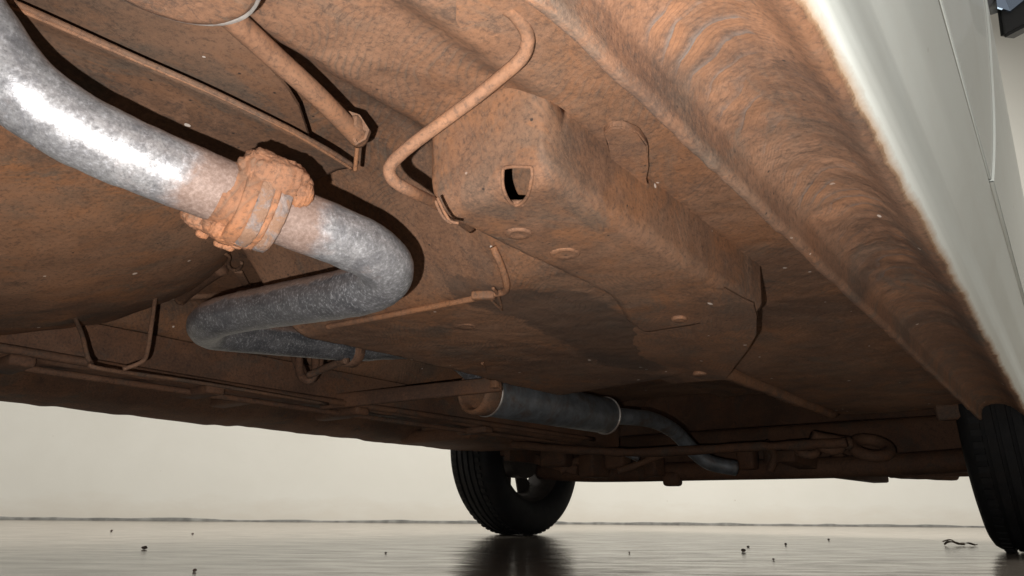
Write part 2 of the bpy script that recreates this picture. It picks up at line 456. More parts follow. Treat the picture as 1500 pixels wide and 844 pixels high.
# slab with real thickness, origin at its own base
def wall_pt(s, d, z): return wd * s + wn * d + Vector((0, 0, z))
vs = [bm.verts.new(wall_pt(s, d, z)) for s in (0, L1 - L0) for d in (0, 0.2) for z in (0, 5.0)]
bmesh.ops.convex_hull(bm, input=vs)
wall_root = bpy.data.objects.new('garage_wall', None); COL.objects.link(wall_root)
wall_root.location = A
wall_root['label'] = 'cream plastered garage wall with a stained foot behind the car'
wall_root['category'] = 'wall'
finish('plaster_face', bm, mat_wall(), wall_root, smooth=False, off=False)
# uneven grey cement fillet where wall meets floor
bm = bmesh.new()
prev = None; N = 900
for i in range(N + 1):
    s = (L1 - L0) * i / N
    z = 0.013 + 0.009 * float(vnoise(s, 0, 2.3)) + 0.012 * max(0, float(vnoise(s, 3, 7)))
    d = 0.012 + 0.01 * float(vnoise(s, 5, 4))
    q = [bm.verts.new(wall_pt(s, -d, 0.0)), bm.verts.new(wall_pt(s, -d * 0.8, z * 0.8)), bm.verts.new(wall_pt(s, 0.002, z))]
    if prev:
        for k in range(2): bm.faces.new((prev[k], q[k], q[k + 1], prev[k + 1]))
    prev = q
finish('cement_fillet', bm, simple('dirty_cement', (0.16, 0.155, 0.14), 0.9, 0, 0.5, 14, 0.002), wall_root, off=False)

# ------------------------------------------------------------------ car root
car = bpy.data.objects.new('car', None)
COL.objects.link(car)
car.location = CAR0
car['label'] = 'white car seen from below with its rusty mud-caked underside and exhaust pipe'
car['category'] = 'car'

XR = -0.125     # inboard face of near pinch weld
# ------------------------------------------------------------------ floor pan: pressed sheet, heights in metres
def zfloor(X, Y, detail=True):
    X = np.asarray(X, float); Y = np.asarray(Y, float)
    z = 0.372 - 0.048 * ss(-0.37, -0.295, X) + 0.0 * Y
    # strip beside the sill
    side = ss(-0.235, -0.20, X)
    z = z * (1 - side) + (0.308 + 0.0 * Y) * side
    # toe slope down to the low seat floor
    toe = ss(0.31, 0.455, Y + 0.03 * (X + 0.4)) * (1 - ss(-0.62, -0.585, -X * -1) if False else 1)
    cx = np.where(Y < 0.66, -0.2175, np.where(Y < 0.73, -0.235, np.where(Y < 0.99, -0.236 - (Y - 0.73) * 0.57, -0.40)))
    inx = ss(-0.70, -0.672, X) * (1 - ss(cx - 0.008, cx + 0.010, X))
    z = z * (1 - toe * inx) + 0.266 * toe * inx
    # floor on the sill side comes down further back
    z = z - 0.018 * ss(0.80, 1.15, Y) * ss(-0.42, -0.38, X) * (1 - inx)
    z = np.where((Y > 0.6) & (X > cx - 0.008) & (X < -0.2), np.minimum(z, 0.308 - 0.018 * ss(0.80, 1.15, Y)) * (1 - inx) + z * inx, z)
    # low seat floor rises and narrows towards the axle
    back = ss(0.90, 1.02, Y + 0.25 * (X + 0.4))
    z = z + 0.018 * back * inx
    cut = ss(-0.70, -0.685, X) * (1 - ss(-0.44, -0.42, X)) * ss(0.98, 1.06, Y)
    z = z + 0.075 * cut
    # exhaust tunnel and far floor
    far = 1 - ss(-1.06, -0.98, X)
    z = z - 0.055 * far
    # shallow swages along the far floor
    z = z - 0.008 * far * ss(-0.2, 0.2, np.sin(X * 42))
    # kick up at the back
    z = z + 0.05 * ss(1.70, 1.85, Y)
    if detail:
        # gentle dents
        z = z + 0.004 * vnoise(X, Y, 7) + 0.0014 * vnoise(X, Y, 22, 5, 7)
        z = z + 0.0009 * vnoise(X, Y, 61, 2, 9) + 0.0009 * vnoise(X, Y, 130, 12, 3)
        # layered mud ripples running round the curves
        wob = Y + 0.05 * vnoise(X, Y, 11, 3, 3) + 0.018 * vnoise(X, Y, 40, 8, 1) + 0.15 * X
        msk = ss(0.0, 0.18, vnoise(X, Y, 7, 31, 17)) * ss(-0.28, -0.22, X)
        z = z + 0.0011 * msk * (np.mod(wob * 95, 1.0))
    return z
def hit(px, py, lift=0.0):
    """first point where the sight line meets the floor pan"""
    d = ray(px, py)
    t = 0.15
    while t < 4:
        p = EYE + d * t
        if p.z > float(zfloor(p.x, p.y, False)): break
        t += 0.004
    return EYE + d * (t - 0.004 - lift)

xs = np.concatenate([np.arange(-1.47, -0.70, 0.010), np.arange(-0.70, -0.118, 0.004)])
ys = np.concatenate([np.arange(-0.45, 0.0, 0.012), np.arange(0.0, 0.80, 0.004), np.arange(0.80, 1.95, 0.010)])
GX, GY = np.meshgrid(xs, ys)
GZ = zfloor(GX, GY)
V = np.stack([GX - CAR0.x, GY - CAR0.y, GZ], -1).reshape(-1, 3)
ny_, nx_ = GX.shape
idx = np.arange(ny_ * nx_).reshape(ny_, nx_)
Fq = np.stack([idx[:-1, :-1], idx[1:, :-1], idx[1:, 1:], idx[:-1, 1:]], -1).reshape(-1, 4)
me = bpy.data.meshes.new('floor_pan')
me.from_pydata(V.tolist(), [], Fq.tolist())
me.polygons.foreach_set('use_smooth', [True] * len(me.polygons))
# damp stain on the low seat floor
def in_poly(x, y, poly):
    c = np.zeros(x.shape, bool); n = len(poly)
    for i in range(n):
        x1, y1 = poly[i]; x2, y2 = poly[(i + 1) % n]
        c ^= ((y1 > y) != (y2 > y)) & (x < (x2 - x1) * (y - y1) / (y2 - y1 + 1e-12) + x1)
    return c
def pxpoly(pts, z): return [tuple(at_z(a, b_, z).xy) for a, b_ in pts]
stain = np.zeros(GX.shape)
for poly in (pxpoly([(650, 417), (740, 420), (845, 425), (890, 448), (940, 470), (982, 505), (975, 545), (885, 538), (830, 505), (745, 460), (660, 440)], 0.266),):
    stain = np.maximum(stain, in_poly(GX, GY, poly).astype(float))
# soften by a few box blurs
for _ in range(14):
    stain[1:-1, 1:-1] = (stain[:-2, 1:-1] + stain[2:, 1:-1] + stain[1:-1, :-2] + stain[1:-1, 2:] + stain[1:-1, 1:-1]) / 5
a = me.attributes.new('stain', 'FLOAT', 'POINT')
a.data.foreach_set('value', stain.reshape(-1))
link('floor_pan', me, M_PAN, car)

# ------------------------------------------------------------------ near rocker: pinch weld + closed sill + painted outside, one pressing
prof = [(-0.1285, 0.318), (-0.1285, 0.262), (-0.127, 0.2575), (-0.123, 0.2568), (-0.1205, 0.260), (-0.1195, 0.268), (-0.1175, 0.276), (-0.112, 0.2815), (-0.102, 0.2845),
        (-0.090, 0.2850), (-0.078, 0.2825), (-0.0680, 0.2765), (-0.0610, 0.2690), (-0.0560, 0.2630), (-0.0522, 0.2595), (-0.0490, 0.2588), (-0.0450, 0.2600), (-0.0412, 0.2636), (-0.0382, 0.2695), (-0.0360, 0.2785),
        (-0.0344, 0.2890), (-0.0325, 0.2975), (-0.0309, 0.3015), (-0.0290, 0.3060), (-0.0268, 0.3115), (-0.0218, 0.324), (-0.0165, 0.345), (-0.0120, 0.362), (-0.0105, 0.3700), (-0.0130, 0.3738), (-0.026, 0.3738)]
def refine(pr, n):
    out = []
    for i in range(len(pr) - 1):
        for k in range(n):
            t = k / n
            out.append((pr[i][0] * (1 - t) + pr[i + 1][0] * t, pr[i][1] * (1 - t) + pr[i + 1][1] * t))
    out.append(pr[-1]); return out
pr = refine(prof, 3)
yr = np.concatenate([np.arange(-0.45, 0.1, 0.012), np.arange(0.1, 0.9, 0.004), np.arange(0.9, 1.69, 0.008)])
def taper(y): return 0.0 * y
arr = np.array(pr)
P = np.zeros((len(yr), len(pr), 3))
P[:, :, 0] = arr[None, :, 0]; P[:, :, 1] = yr[:, None]; P[:, :, 2] = arr[None, :, 1]
mudmask = 1 - ss(-0.056, -0.047, P[:, :, 0])
Xg, Yg = P[:, :, 0], P[:, :, 1]
n1 = vnoise(Xg, Yg, 10) * 0.004 + vnoise(Xg, Yg, 45, 4, 4) * 0.0012 + vnoise(Xg, Yg, 120, 1, 8) * 0.001
arc = Yg - 20.0 * (Xg + 0.082) ** 2 + 0.05 * vnoise(Xg, Yg, 13, 6, 2) + 0.012 * vnoise(Xg, Yg, 60, 3, 5)
rip = np.mod(arc * 26, 1.0) * 0.0012
msk2 = ss(-0.05, 0.2, vnoise(Xg * 0.4, Yg, 7, 77, 5)) * ss(-0.118, -0.105, Xg) * (1 - ss(-0.075, -0.056, Xg))
P[:, :, 2] += mudmask * (n1 * ss(-0.126, -0.11, Xg) + rip * msk2 - 0.001)
# pressed dimples of the sill bottom
for (px, py, r, dz) in ((1060, 165, 0.020, -0.002), (1215, 325, 0.018, -0.0035), (1300, 440, 0.02, -0.002)):
    c_ = at_z(px, py, 0.28)
    dd = np.sqrt((Xg - c_.x) ** 2 + ((Yg - c_.y) * 0.8) ** 2)
    P[:, :, 2] += mudmask * dz * (1 - ss(r * 0.5, r, dd)) * ss(-0.118, -0.105, Xg)
# pinch weld lower edge is wavy
low = (P[:, :, 2] < 0.262) & (Xg < -0.118)
P[:, :, 2] += low * (0.003 * vnoise(Xg * 0, Yg, 30, 2, 2) + 0.0018 * vnoise(Xg * 0, Yg, 90, 7, 2))
# torn mud at the back end
P[:, :, 1] = np.where(Yg > 1.66, Yg + 0.04 * vnoise(Xg, Yg, 60, 9, 9), Yg)
# ragged edge attribute: signed arc distance to the painted corner
seglen = np.sqrt(((arr[1:] - arr[:-1]) ** 2).sum(1)); cum = np.concatenate([[0], np.cumsum(seglen)])
ic = int(np.argmin(np.abs(arr[:, 0] + 0.0478) + (arr[:, 1] > 0.27) * 9))
sd = cum - cum[ic]
V = (P - np.array([CAR0.x, CAR0.y, 0])).reshape(-1, 3)
ny_, nx_ = P.shape[:2]
idx = np.arange(ny_ * nx_).reshape(ny_, nx_)
Fq = np.stack([idx[:-1, :-1], idx[1:, :-1], idx[1:, 1:], idx[:-1, 1:]], -1).reshape(-1, 4)
me = bpy.data.meshes.new('rocker_panel')
me.from_pydata(V.tolist(), [], Fq.tolist())
me.polygons.foreach_set('use_smooth', [True] * len(me.polygons))
a = me.attributes.new('edge', 'FLOAT', 'POINT')
a.data.foreach_set('value', np.broadcast_to(sd, (ny_, nx_)).reshape(-1).astype(float))
a = me.attributes.new('arc', 'FLOAT', 'POINT')
a.data.foreach_set('value', (arc + 2.0).reshape(-1).astype(float))
a = me.attributes.new('flow', 'FLOAT', 'POINT')
a.data.foreach_set('value', (ss(-0.118, -0.108, Xg) * (1 - ss(-0.070, -0.058, Xg)) * (1 - 0.75 * ss(0.55, 0.95, Yg))).reshape(-1).astype(float))
rk = link('rocker_panel', me, M_ROCKER, car)
rk['label'] = 'near sill, muddy underneath and white outside'

# jacking doubler plate over the near end of the pinch weld
bm = bmesh.new()
bar(bm, (-0.1155, -0.1, 0.279), (-0.1155, 0.172, 0.279), 0.012, 0.030, 0.003)
roughen(bm, 0.0015, 60, 4)
finish('jacking_plate', bm, M_RAIL, car)

bm = bmesh.new(); box(bm, (-0.80, -1.12, 0.33), (1.36, 1.36, 0.05), None, 0.01); finish('rear_floor', bm, M_FAR, car, smooth=False)
bm = bmesh.new(); box(bm, (-0.075, -1.10, 0.315), (0.085, 1.30, 0.11), None, 0.012, 3); finish('rear_sill', bm, M_PAINT, car, angle=40)
bm = bmesh.new(); box(bm, (-1.47, -1.20, 0.315), (0.12, 1.20, 0.11), None, 0.012, 3); finish('rear_sill', bm, M_PAINT, car, angle=40)
# ------------------------------------------------------------------ doors, pillars, glass, roof on the near side
door_prof = [(-0.030, 0.3765), (-0.0110, 0.3768), (-0.0075, 0.381), (0.002, 0.430), (0.0105, 0.490), (0.0175, 0.550), (0.0212, 0.605), (0.021, 0.650), (0.016, 0.710), (0.006, 0.770), (-0.010, 0.820), (-0.016, 0.835), (-0.045, 0.836)]
def smooth_prof(pr_, n=5):
    return [(p.x, p.y) for p in catmull([Vector((x, z, 0)) for x, z in pr_], n)]
def skin(name, prof_, y0, y1, mat, parent, ny=24, edge=0.0):
    bm = bmesh.new()
    rows = []
    Y = list(np.linspace(y0, y1, ny))
    for j, y in enumerate(Y):
        rows.append([bm.verts.new((x, y, z)) for x, z in prof_])
    # turned-in edges at both ends
    def hem(row, sgn):
        return [bm.verts.new(v.co + Vector((-0.004, -0.0015 * sgn * 0, 0))) for v in row], [bm.verts.new(v.co + Vector((-0.03, 0, 0))) for v in row]
    for a_, b_ in zip(rows[:-1], rows[1:]):
        for k in range(len(prof_) - 1):
            bm.faces.new((a_[k], a_[k + 1], b_[k + 1], b_[k]))
    for row in (rows[0], rows[-1]):
        i2 = [bm.verts.new(v.co + Vector((-0.03, 0, 0))) for v in row]
        for k in range(len(prof_) - 1): bm.faces.new((row[k], row[k + 1], i2[k + 1], i2[k]))
    return finish(name, bm, mat, parent, angle=35)
DP = smooth_prof(door_prof)
YB = 0.735                      # door cut
rd = skin('rear_door', DP, -1.75, YB, M_PAINT, car)
# the front door stands a hair proud of the rear one
fd = skin('front_door', [(x + 0.0018, z) for x, z in DP], YB + 0.006, 1.56, M_PAINT, car)
# dark inner panel behind the shut lines
bm = bmesh.new(); box(bm, (-0.052, 0.6, 0.60), (0.03, 2.1, 0.46)); finish('inner_panel', bm, M_BLACK, car, smooth=False)
for d_, y0, y1 in ((rd, -0.45, YB - 0.05), (fd, YB + 0.06, 1.35)):
    bm = bmesh.new()
    g = [(-0.038, 0.842), (-0.17, 1.30)]
    vs = []
    for (x, z) in g:
        for y in (y0, y1 - (0.22 if z > 1 and y1 > 1 else 0) if True else 0): vs.append(None)
    top1 = y1 - (0.28 if y1 > 1 else 0)
    q = [Vector((-0.038, y0, 0.838)), Vector((-0.038, y1, 0.838)), Vector((-0.17, top1, 1.30)), Vector((-0.17, y0, 1.30))]
    f_ = [bm.verts.new(p) for p in q]; k_ = [bm.verts.new(p + Vector((-0.005, 0, 0))) for p in q]
    bm.faces.new(f_); bm.faces.new(k_[::-1])
    for i in range(4): bm.faces.new((f_[i], k_[i], k_[(i + 1) % 4], f_[(i + 1) % 4]))
    finish('window_glass', bm, M_GLASS, d_, smooth=False)
bm = bmesh.new()
bar(bm, (-0.05, YB, 0.82), (-0.18, YB, 1.31), 0.06, 0.02, 0.004)
finish('door_pillar', bm, M_BLACK, car, smooth=False)
bm = bmesh.new()
bar(bm, (-0.05, 1.42, 0.82), (-0.18, 1.12, 1.31), 0.05, 0.02, 0.004)
finish('door_pillar', bm, M_BLACK, car, smooth=False)
bm = bmesh.new(); box(bm, (-0.8, 0.2, 1.36), (1.24, 1.9, 0.09), None, 0.04, 3); finish('roof', bm, M_PAINT, car, angle=40)

# ------------------------------------------------------------------ door mirror
mz = 0.845
c_ = at_t(1505, 10, 1.2567)
tip = at_t(1465.5, 58, 1.2390)
bm = bmesh.new()
# housing: wedge whose lower edge runs outwards
E1 = tip; E2 = at_t(1562, 8, 1.2036)
depth = Vector((0.0, 0.10, 0.02))
q0 = [E1, E2, at_t(1570, -95, 1.2036), at_t(1500, -120, 1.2301), at_t(1452, -50, 1.2478)]
fr = [bm.verts.new(p) for p in q0]
mid_ = sum(q0, Vector()) / 5
bk = [bm.verts.new(mid_ + (p - mid_) * 0.72 + depth) for p in q0]
bm.faces.new(fr); bm.faces.new(bk[::-1])
for i in range(5): bm.faces.new((fr[i], bk[i], bk[(i + 1) % 5], fr[(i + 1) % 5]))
bmesh.ops.bevel(bm, geom=bm.edges[:], offset=0.006, segments=2, affect='EDGES')
mir = finish('door_mirror', bm, M_BLACK, car, angle=40)
bm = bmesh.new()
g = [at_t(1461, 12, 1.2346), at_t(1480, 18, 1.2301), at_t(1500, 2, 1.2213), at_t(1550, -30, 1.2036), at_t(1540, -85, 1.2036), at_t(1490, -95, 1.2213), at_t(1455, -40, 1.2390)]
g = [p - Vector((0, 0.004, 0)) for p in g]
f_ = [bm.verts.new(p) for p in g]; k_ = [bm.verts.new(p + Vector((0, 0.006, 0))) for p in g]
bm.faces.new(f_); bm.faces.new(k_[::-1])
for i in range(len(g)): bm.faces.new((f_[i], k_[i], k_[(i + 1) % len(g)], f_[(i + 1) % len(g)]))
finish('mirror_glass', bm, M_MIRROR, mir, smooth=False)
bm = bmesh.new()
tube(bm, [Vector((-0.05, 1.22, 0.850)), Vector((-0.02, 1.225, 0.855)), at_t(1440, -6, 1.262), at_t(1462, 4, 1.248)], 0.024, 14)
finish('mirror_arm', bm, M_GREYP, mir)

# ------------------------------------------------------------------ rail with its open-cornered end and access hole
XL, XRr, ZB = -0.305, -0.207, 0.2605
bm = bmesh.new()
def rail_section(y, zb, xl, xr, top, r=0.013, n=5):
    pts = [(xl - 0.004, top)]
    for k in range(n + 1):
        a = pi + (pi / 2) * k / n
        pts.append((xl + r + r * cos(a), zb + r + r * sin(a)))
    for k in range(1, 7): pts.append((xl + r + (xr - xl - 2 * r) * k / 7, zb))
    for k in range(n + 1):
        a = 1.5 * pi + (pi / 2) * k / n
        pts.append((xr - r + r * cos(a), zb + r + r * sin(a)))
    pts.append((xr + 0.004, top))
    return [Vector((x, y, z)) for x, z in pts]
rows = []
# near face curls down into the bottom
for k in range(15):
    f = k / 14
    if f < 0.55:
        g = f / 0.55
        y = 0.279 + 0.010 * g; zb = 0.337 - (0.337 - 0.278) * g
    else:
        a = (f - 0.55) / 0.45 * (pi / 2)
        y = 0.289 + 0.018 * (1 - cos(a)); zb = 0.278 - 0.0175 * sin(a)
    sec = rail_section(y, zb, XL + 0.012 * (1 - f), XRr - 0.006 * (1 - f), zb + 0.05 + 0.03 * (1 - f))
    rows.append(sec)
for y in np.linspace(0.32, 0.655, 40):
    w = float(ss(0.50, 0.66, y))
    fl_ = float(ss(0.64, 0.9, y))
    rows.append(rail_section(float(y), ZB + 0.004 * fl_, XL - 0.10 * w * 0.4, XRr, 0.345))
VR = [[bm.verts.new(p) for p in r_] for r_ in rows]
for a_, b_ in zip(VR[:-1], VR[1:]):
    for k in range(len(a_) - 1): bm.faces.new((a_[k], a_[k + 1], b_[k + 1], b_[k]))
bmesh.ops.recalc_face_normals(bm, faces=bm.faces)
bmesh.ops.subdivide_edges(bm, edges=bm.edges[:], cuts=1, use_grid_fill=True)
bm.normal_update()
roughen(bm, 0.0011, 30, 3); bm.normal_update(); roughen(bm, 0.0006, 130, 5)
rail = finish('chassis_rail', bm, M_RAIL, car)
from mathutils.bvhtree import BVHTree
_me = rail.data
rail_bvh = BVHTree.FromPolygons([v.co + CAR0 for v in _me.vertices], [tuple(p.vertices) for p in _me.polygons])
# cut the access hole
hc = at_t(756, 273, 0.40)
hd = ray(756, 273).normalized()
bm = bmesh.new()
ru = R2; rv = hd.cross(R2).normalized()
shape = [(-0.0072, 0.0095), (-0.0035, 0.0105), (0.005, 0.0102), (0.0084, 0.0092), (0.0080, 0.002), (0.0060, -0.006), (0.0020, -0.0102), (-0.0015, -0.0104), (-0.0050, -0.0065), (-0.0074, 0.001)]
shape = [(p.x * 1.12, p.y * 1.12) for p in catmull([Vector((x, y, 0)) for x, y in shape + shape[:1]], 4)[:-1]]
fr = [bm.verts.new(hc - hd * 0.03 + ru * x - rv * y) for x, y in shape]
bk = [bm.verts.new(v.co + hd * 0.065) for v in fr]
bm.faces.new(fr); bm.faces.new(bk[::-1])
for i in range(len(fr)): bm.faces.new((fr[i], bk[i], bk[(i + 1) % len(fr)], fr[(i + 1) % len(fr)]))
cut = finish('cutter', bm, None, car)
so = rail.modifiers.new('s', 'SOLIDIFY'); so.thickness = 0.0022; so.offset = -1
bo = rail.modifiers.new('b', 'BOOLEAN'); bo.object = cut; bo.operation = 'DIFFERENCE'; bo.solver = 'EXACT'
bpy.context.view_layer.update()
dg = bpy.context.evaluated_depsgraph_get()
me = bpy.data.meshes.new_from_object(rail.evaluated_get(dg))
rail.modifiers.clear(); rail.data = me; me.name = 'chassis_rail'
bpy.data.objects.remove(cut)
lip = []
for x, y in shape:
    o_ = hc - hd * 0.10 + ru * x - rv * y
    h_ = rail_bvh.ray_cast(o_, hd)
    if h_[0] is not None: lip.append(h_[0] - hd * 0.0004)
bm = bmesh.new(); tube(bm, lip + lip[:1], 0.0012, 8, smooth=False, cap=False); finish('hole_lip', bm, M_LINE, rail)
# rolled lip round the hole and the folded flap on the near left corner
bm = bmesh.new()
tube(bm, [at_t(*p, 0.415) for p in ((641, 290), (646, 301), (652, 313), (660, 324), (672, 327))], 0.0010, 8)
tube(bm, [at_t(*p, 0.43) for p in ((638, 294), (643, 307), (651, 320), (662, 327))], 0.0011, 8)
finish('folded_flap', bm, M_RAIL, rail)

# reinforcement plate with the open edge seen at its far corner
zp = 0.2580
bm = bmesh.new()
edge_p = [(1060, 424), (1088, 440), (1104, 447), (1108, 462), (1108, 490), (1094, 514), (1062, 556)]
inner_p = [(985, 562), (900, 530), (860, 470), (900, 430), (985, 418)]
lo = [bm.verts.new(at_z(x, y, zp)) for x, y in edge_p] + [bm.verts.new(at_z(x, y, 0.2720)) for x, y in inner_p]
cen_ = bm.verts.new(at_z(1020, 500, zp + 0.0008)); cen2 = bm.verts.new(at_z(960, 490, zp + 0.004))
n_ = len(lo)
for i in range(n_):
    j = (i + 1) % n_
    bm.faces.new((lo[i], lo[j], cen_))
bm.verts.remove(cen2)
hi = [bm.verts.new(v.co + Vector((0, 0, 0.0022))) for v in lo[:len(edge_p)]]
for i in range(len(edge_p) - 1): bm.faces.new((lo[i], hi[i], hi[i + 1], lo[i + 1]))
plate = finish('reinforcement_plate', bm, M_RAIL, car, smooth=False)
def plug(px, py, z, r, mat, parent, squash=1.0):
    c = at_z(px, py, z)
    bm = bmesh.new(); lathe(bm, [(-0.004, r * 0.9), (0.0, r), (0.0015, r * 0.85), (0.0008, r * 0.5), (0.0, 0)], c, (0, 0, -1), 20)
    return finish('drain_plug', bm, mat, parent)
plug(995, 468, 0.2590, 0.008, M_LINE, plate)
plug(1025, 549, 0.2592, 0.010, M_RAIL, plate)
plug(760, 342, 0.2606, 0.010, M_RAIL, rail); plug(828, 371, 0.2606, 0.012, M_LINE, rail)
plug(683, 478, 0.2655, 0.012, M_RAIL, car)

bm = bmesh.new()
slab(bm, [at_z(x, y, 0.3015) for x, y in ((884, 196), (895, 188), (914, 187), (936, 196), (949, 214), (950, 244), (944, 262), (952, 276), (935, 286), (905, 282), (892, 262), (898, 232))], 0.006)
bmesh.ops.bevel(bm, geom=bm.edges[:], offset=0.0012, segments=2, affect='EDGES')
finish('patch_plate', bm, M_PAN, car, angle=50)
# ------------------------------------------------------------------ upper left: shield, cover plate, bush, tube, clamp
zs = 0.328
edge = [(-60, -25), (30, 13), (120, 52), (210, 91), (300, 130), (370, 163), (420, 188), (450, 205), (485, 226), (518, 247)]
e1 = [at_z(x, y, zs) for x, y in edge]
far_edge = [at_z(x, y, zs + 0.003) for x, y in ((512, 262), (500, 285), (470, 300))]
back = [Vector((-0.62, 0.29, zs + 0.012)), Vector((-0.62, -0.2, zs + 0.012))]
bm = bmesh.new()
rows = []
n_in = 26
for i, p in enumerate(catmull(e1, 5)):
    row = []
    for k in range(n_in + 1):
        x = p.x - 0.26 * (k / n_in)
        d_ = 0.26 * k / n_in
        z = zs + 0.004 * float(ss(0.004, 0.016, d_)) + 0.010 * float(ss(0.05, 0.2, d_)) - 0.006 * float(ss(0.06, 0.085, d_)) * (1 - float(ss(0.11, 0.13, d_)))
        z += 0.003 * float(vnoise(x, p.y, 14, 3, 1))
        row.append(bm.verts.new((x, p.y, z)))
    rows.append(row)
for a_, b_ in zip(rows[:-1], rows[1:]):
    for k in range(n_in): bm.faces.new((a_[k], a_[k + 1], b_[k + 1], b_[k]))
sh = finish('heat_shield', bm, M_SHIELD, car)
sm = sh.modifiers.new('thickness', 'SOLIDIFY'); sm.thickness = 0.003; sm.offset = 1
# rolled lip
bm = bmesh.new(); tube(bm, [p + Vector((-0.002, 0, 0.0002)) for p in e1], 0.0012, 8); finish('rolled_lip', bm, M_LINE, sh)

cv = [at_z(x, y, 0.345) for x, y in ((-60, -90), (250, -60), (300, 5), (345, 48), (375, 78), (400, 106), (422, 132), (438, 158), (446, 182), (452, 200), (400, 192), (300, 142), (160, 85), (0, 15))]
bm = bmesh.new(); slab(bm, cv, 0.003); finish('cover_plate', bm, M_SHIELD, car, smooth=False)

bc = at_t(226, -50, 0.285)
bm = bmesh.new()
lathe(bm, [(0.05, 0.041), (0.012, 0.041), (0.004, 0.0405), (0.0008, 0.038), (0.0, 0.034), (0.0006, 0.026), (0.0, 0)], bc, (0.10, 0.05, 1), 48)
bush = finish('rubber_bush', bm, M_RAIL, car)
bm = bmesh.new(); lathe(bm, [(0.0045, 0.0405), (0.003, 0.0418), (0.006, 0.0425), (0.010, 0.0418), (0.0105, 0.0405)], bc, (0.10, 0.05, 1), 48)
finish('steel_rim', bm, M_BEAD, bush)

bm = bmesh.new()
tp = [at_t(285, -20, 0.325), at_t(330, 18, 0.345), at_t(400, 82, 0.385), at_t(470, 145, 0.43), at_t(528, 205, 0.475)]
tube(bm, tp, 0.0066, 14, n=8); roughen(bm, 0.0012, 90)
cab = finish('cable_conduit', bm, M_LINE, car)
bm = bmesh.new(); bar(bm, at_t(507, 178, .458), at_t(524, 194, .470), 0.016, 0.009, 0.002); finish('clamp_block', bm, M_RAIL, cab, angle=40)
# clamp: small square ring
cc = at_t(520, 190, 0.462)
bm = bmesh.new()
q = [at_t(x, y, 0.462) for x, y in ((503, 160), (527, 168), (541, 190), (536, 204), (521, 213), (513, 197))]
hole = [at_t(x, y, 0.462) for x, y in ((518, 186), (525, 186), (536, 192), (533, 203), (523, 208), (519, 199))]
fv = [bm.verts.new(p) for p in q]; hv = [bm.verts.new(p) for p in hole]
fb = [bm.verts.new(p + fwd * 0.006) for p in q]; hb = [bm.verts.new(p + fwd * 0.006) for p in hole]
for i in range(6):
    j = (i + 1) % 6
    bm.faces.new((fv[i], fv[j], hv[j], hv[i])); bm.faces.new((fb[i], hb[i], hb[j], fb[j]))
    bm.faces.new((fv[i], fb[i], fb[j], fv[j])); bm.faces.new((hv[i], hv[j], hb[j], hb[i]))
finish('clamp', bm, M_RAIL, cab, smooth=False)
bm = bmesh.new(); tube(bm, [at_t(524, 210, 0.48), at_t(522, 228, 0.49), at_t(520, 250, 0.50)], 0.0016, 8); finish('clamp_tail', bm, M_LINE, cab)

# tab the brake line starts from
bm = bmesh.new()
slab(bm, [at_z(x, y, 0.300) for x, y in ((668, -60), (668, 30), (671, 46), (690, 41), (722, 27), (752, 13), (800, -10), (830, -60))], 0.006)
bmesh.ops.bevel(bm, geom=bm.edges[:], offset=0.0015, segments=2, affect='EDGES')
finish('line_bracket', bm, M_RAIL, car, angle=50)

# ------------------------------------------------------------------ brake line
bl = [at_t(738, 8, 0.337), at_t(757, 24, 0.343), at_t(771, 46, 0.350), at_t(772, 68, 0.355), at_t(760, 90, 0.36), at_t(725, 120, 0.368), at_t(690, 148, 0.374), at_t(640, 185, 0.383), at_t(600, 215, 0.39), at_t(577, 236, 0.395), at_t(570, 250, 0.398), at_t(578, 266, 0.402), at_t(605, 282, 0.415), at_t(645, 302, 0.47), at_t(690, 335, 0.56)]
bl2 = [hit(722, 362, 0.006), hit(730, 380, 0.006), hit(738, 400, 0.006), hit(742, 418, 0.006), hit(738, 427, 0.006), hit(722, 431, 0.006), hit(700, 436, 0.006), hit(640, 448, 0.006), hit(570, 462, 0.006), hit(500, 475, 0.006), hit(480, 479, 0.006)]
bm = bmesh.new(); tube(bm, bl, 0.0038, 12, n=8)
bm2 = bmesh.new()
bline = finish('brake_line', bm, M_LINE, car)
tube(bm2, bl2, 0.0033, 10, n=8); finish('brake_line', bm2, M_LINE, car)
# clip
bm = bmesh.new()
p = hit(708, 433, 0.009); box(bm, p, (0.022, 0.010, 0.008), Matrix.Rotation(0.5, 3, 'Z'), 0.002)
tube(bm, [hit(722, 422, 0.012), hit(729, 432, 0.012), hit(735, 452, 0.004)], 0.0016, 6)
tube(bm, [hit(716, 436, 0.010), hit(726, 446, 0.008), hit(735, 454, 0.004)], 0.0014, 6)
finish('line_clip', bm, M_RAIL, car)

# ------------------------------------------------------------------ exhaust
ex = [(-95, -45, .324), (-40, 40, .327), (0, 95, .332), (34, 134, .336), (80, 168, .344), (135, 200, .3545), (220, 238, .373), (305, 272, .393), (370, 298, .409), (440, 324, .427), (505, 350, .445), (545, 370, .459), (566, 393, .474), (556, 413, .490), (520, 427, .51), (450, 440, .56), (385, 451, .61), (335, 461, .645), (310, 470, .67), (303, 479, .70), (318, 487, .735), (375, 494, .79), (450, 502, .86), (520, 509, .93), (565, 508, 1.0), (615, 510, 1.1), (665, 524, 1.2), (698, 552, 1.24), (714, 577, 1.245)]
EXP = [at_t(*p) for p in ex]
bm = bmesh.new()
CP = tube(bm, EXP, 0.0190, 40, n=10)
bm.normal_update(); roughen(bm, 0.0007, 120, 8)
exh = finish('exhaust_pipe', bm, M_PIPE, car)
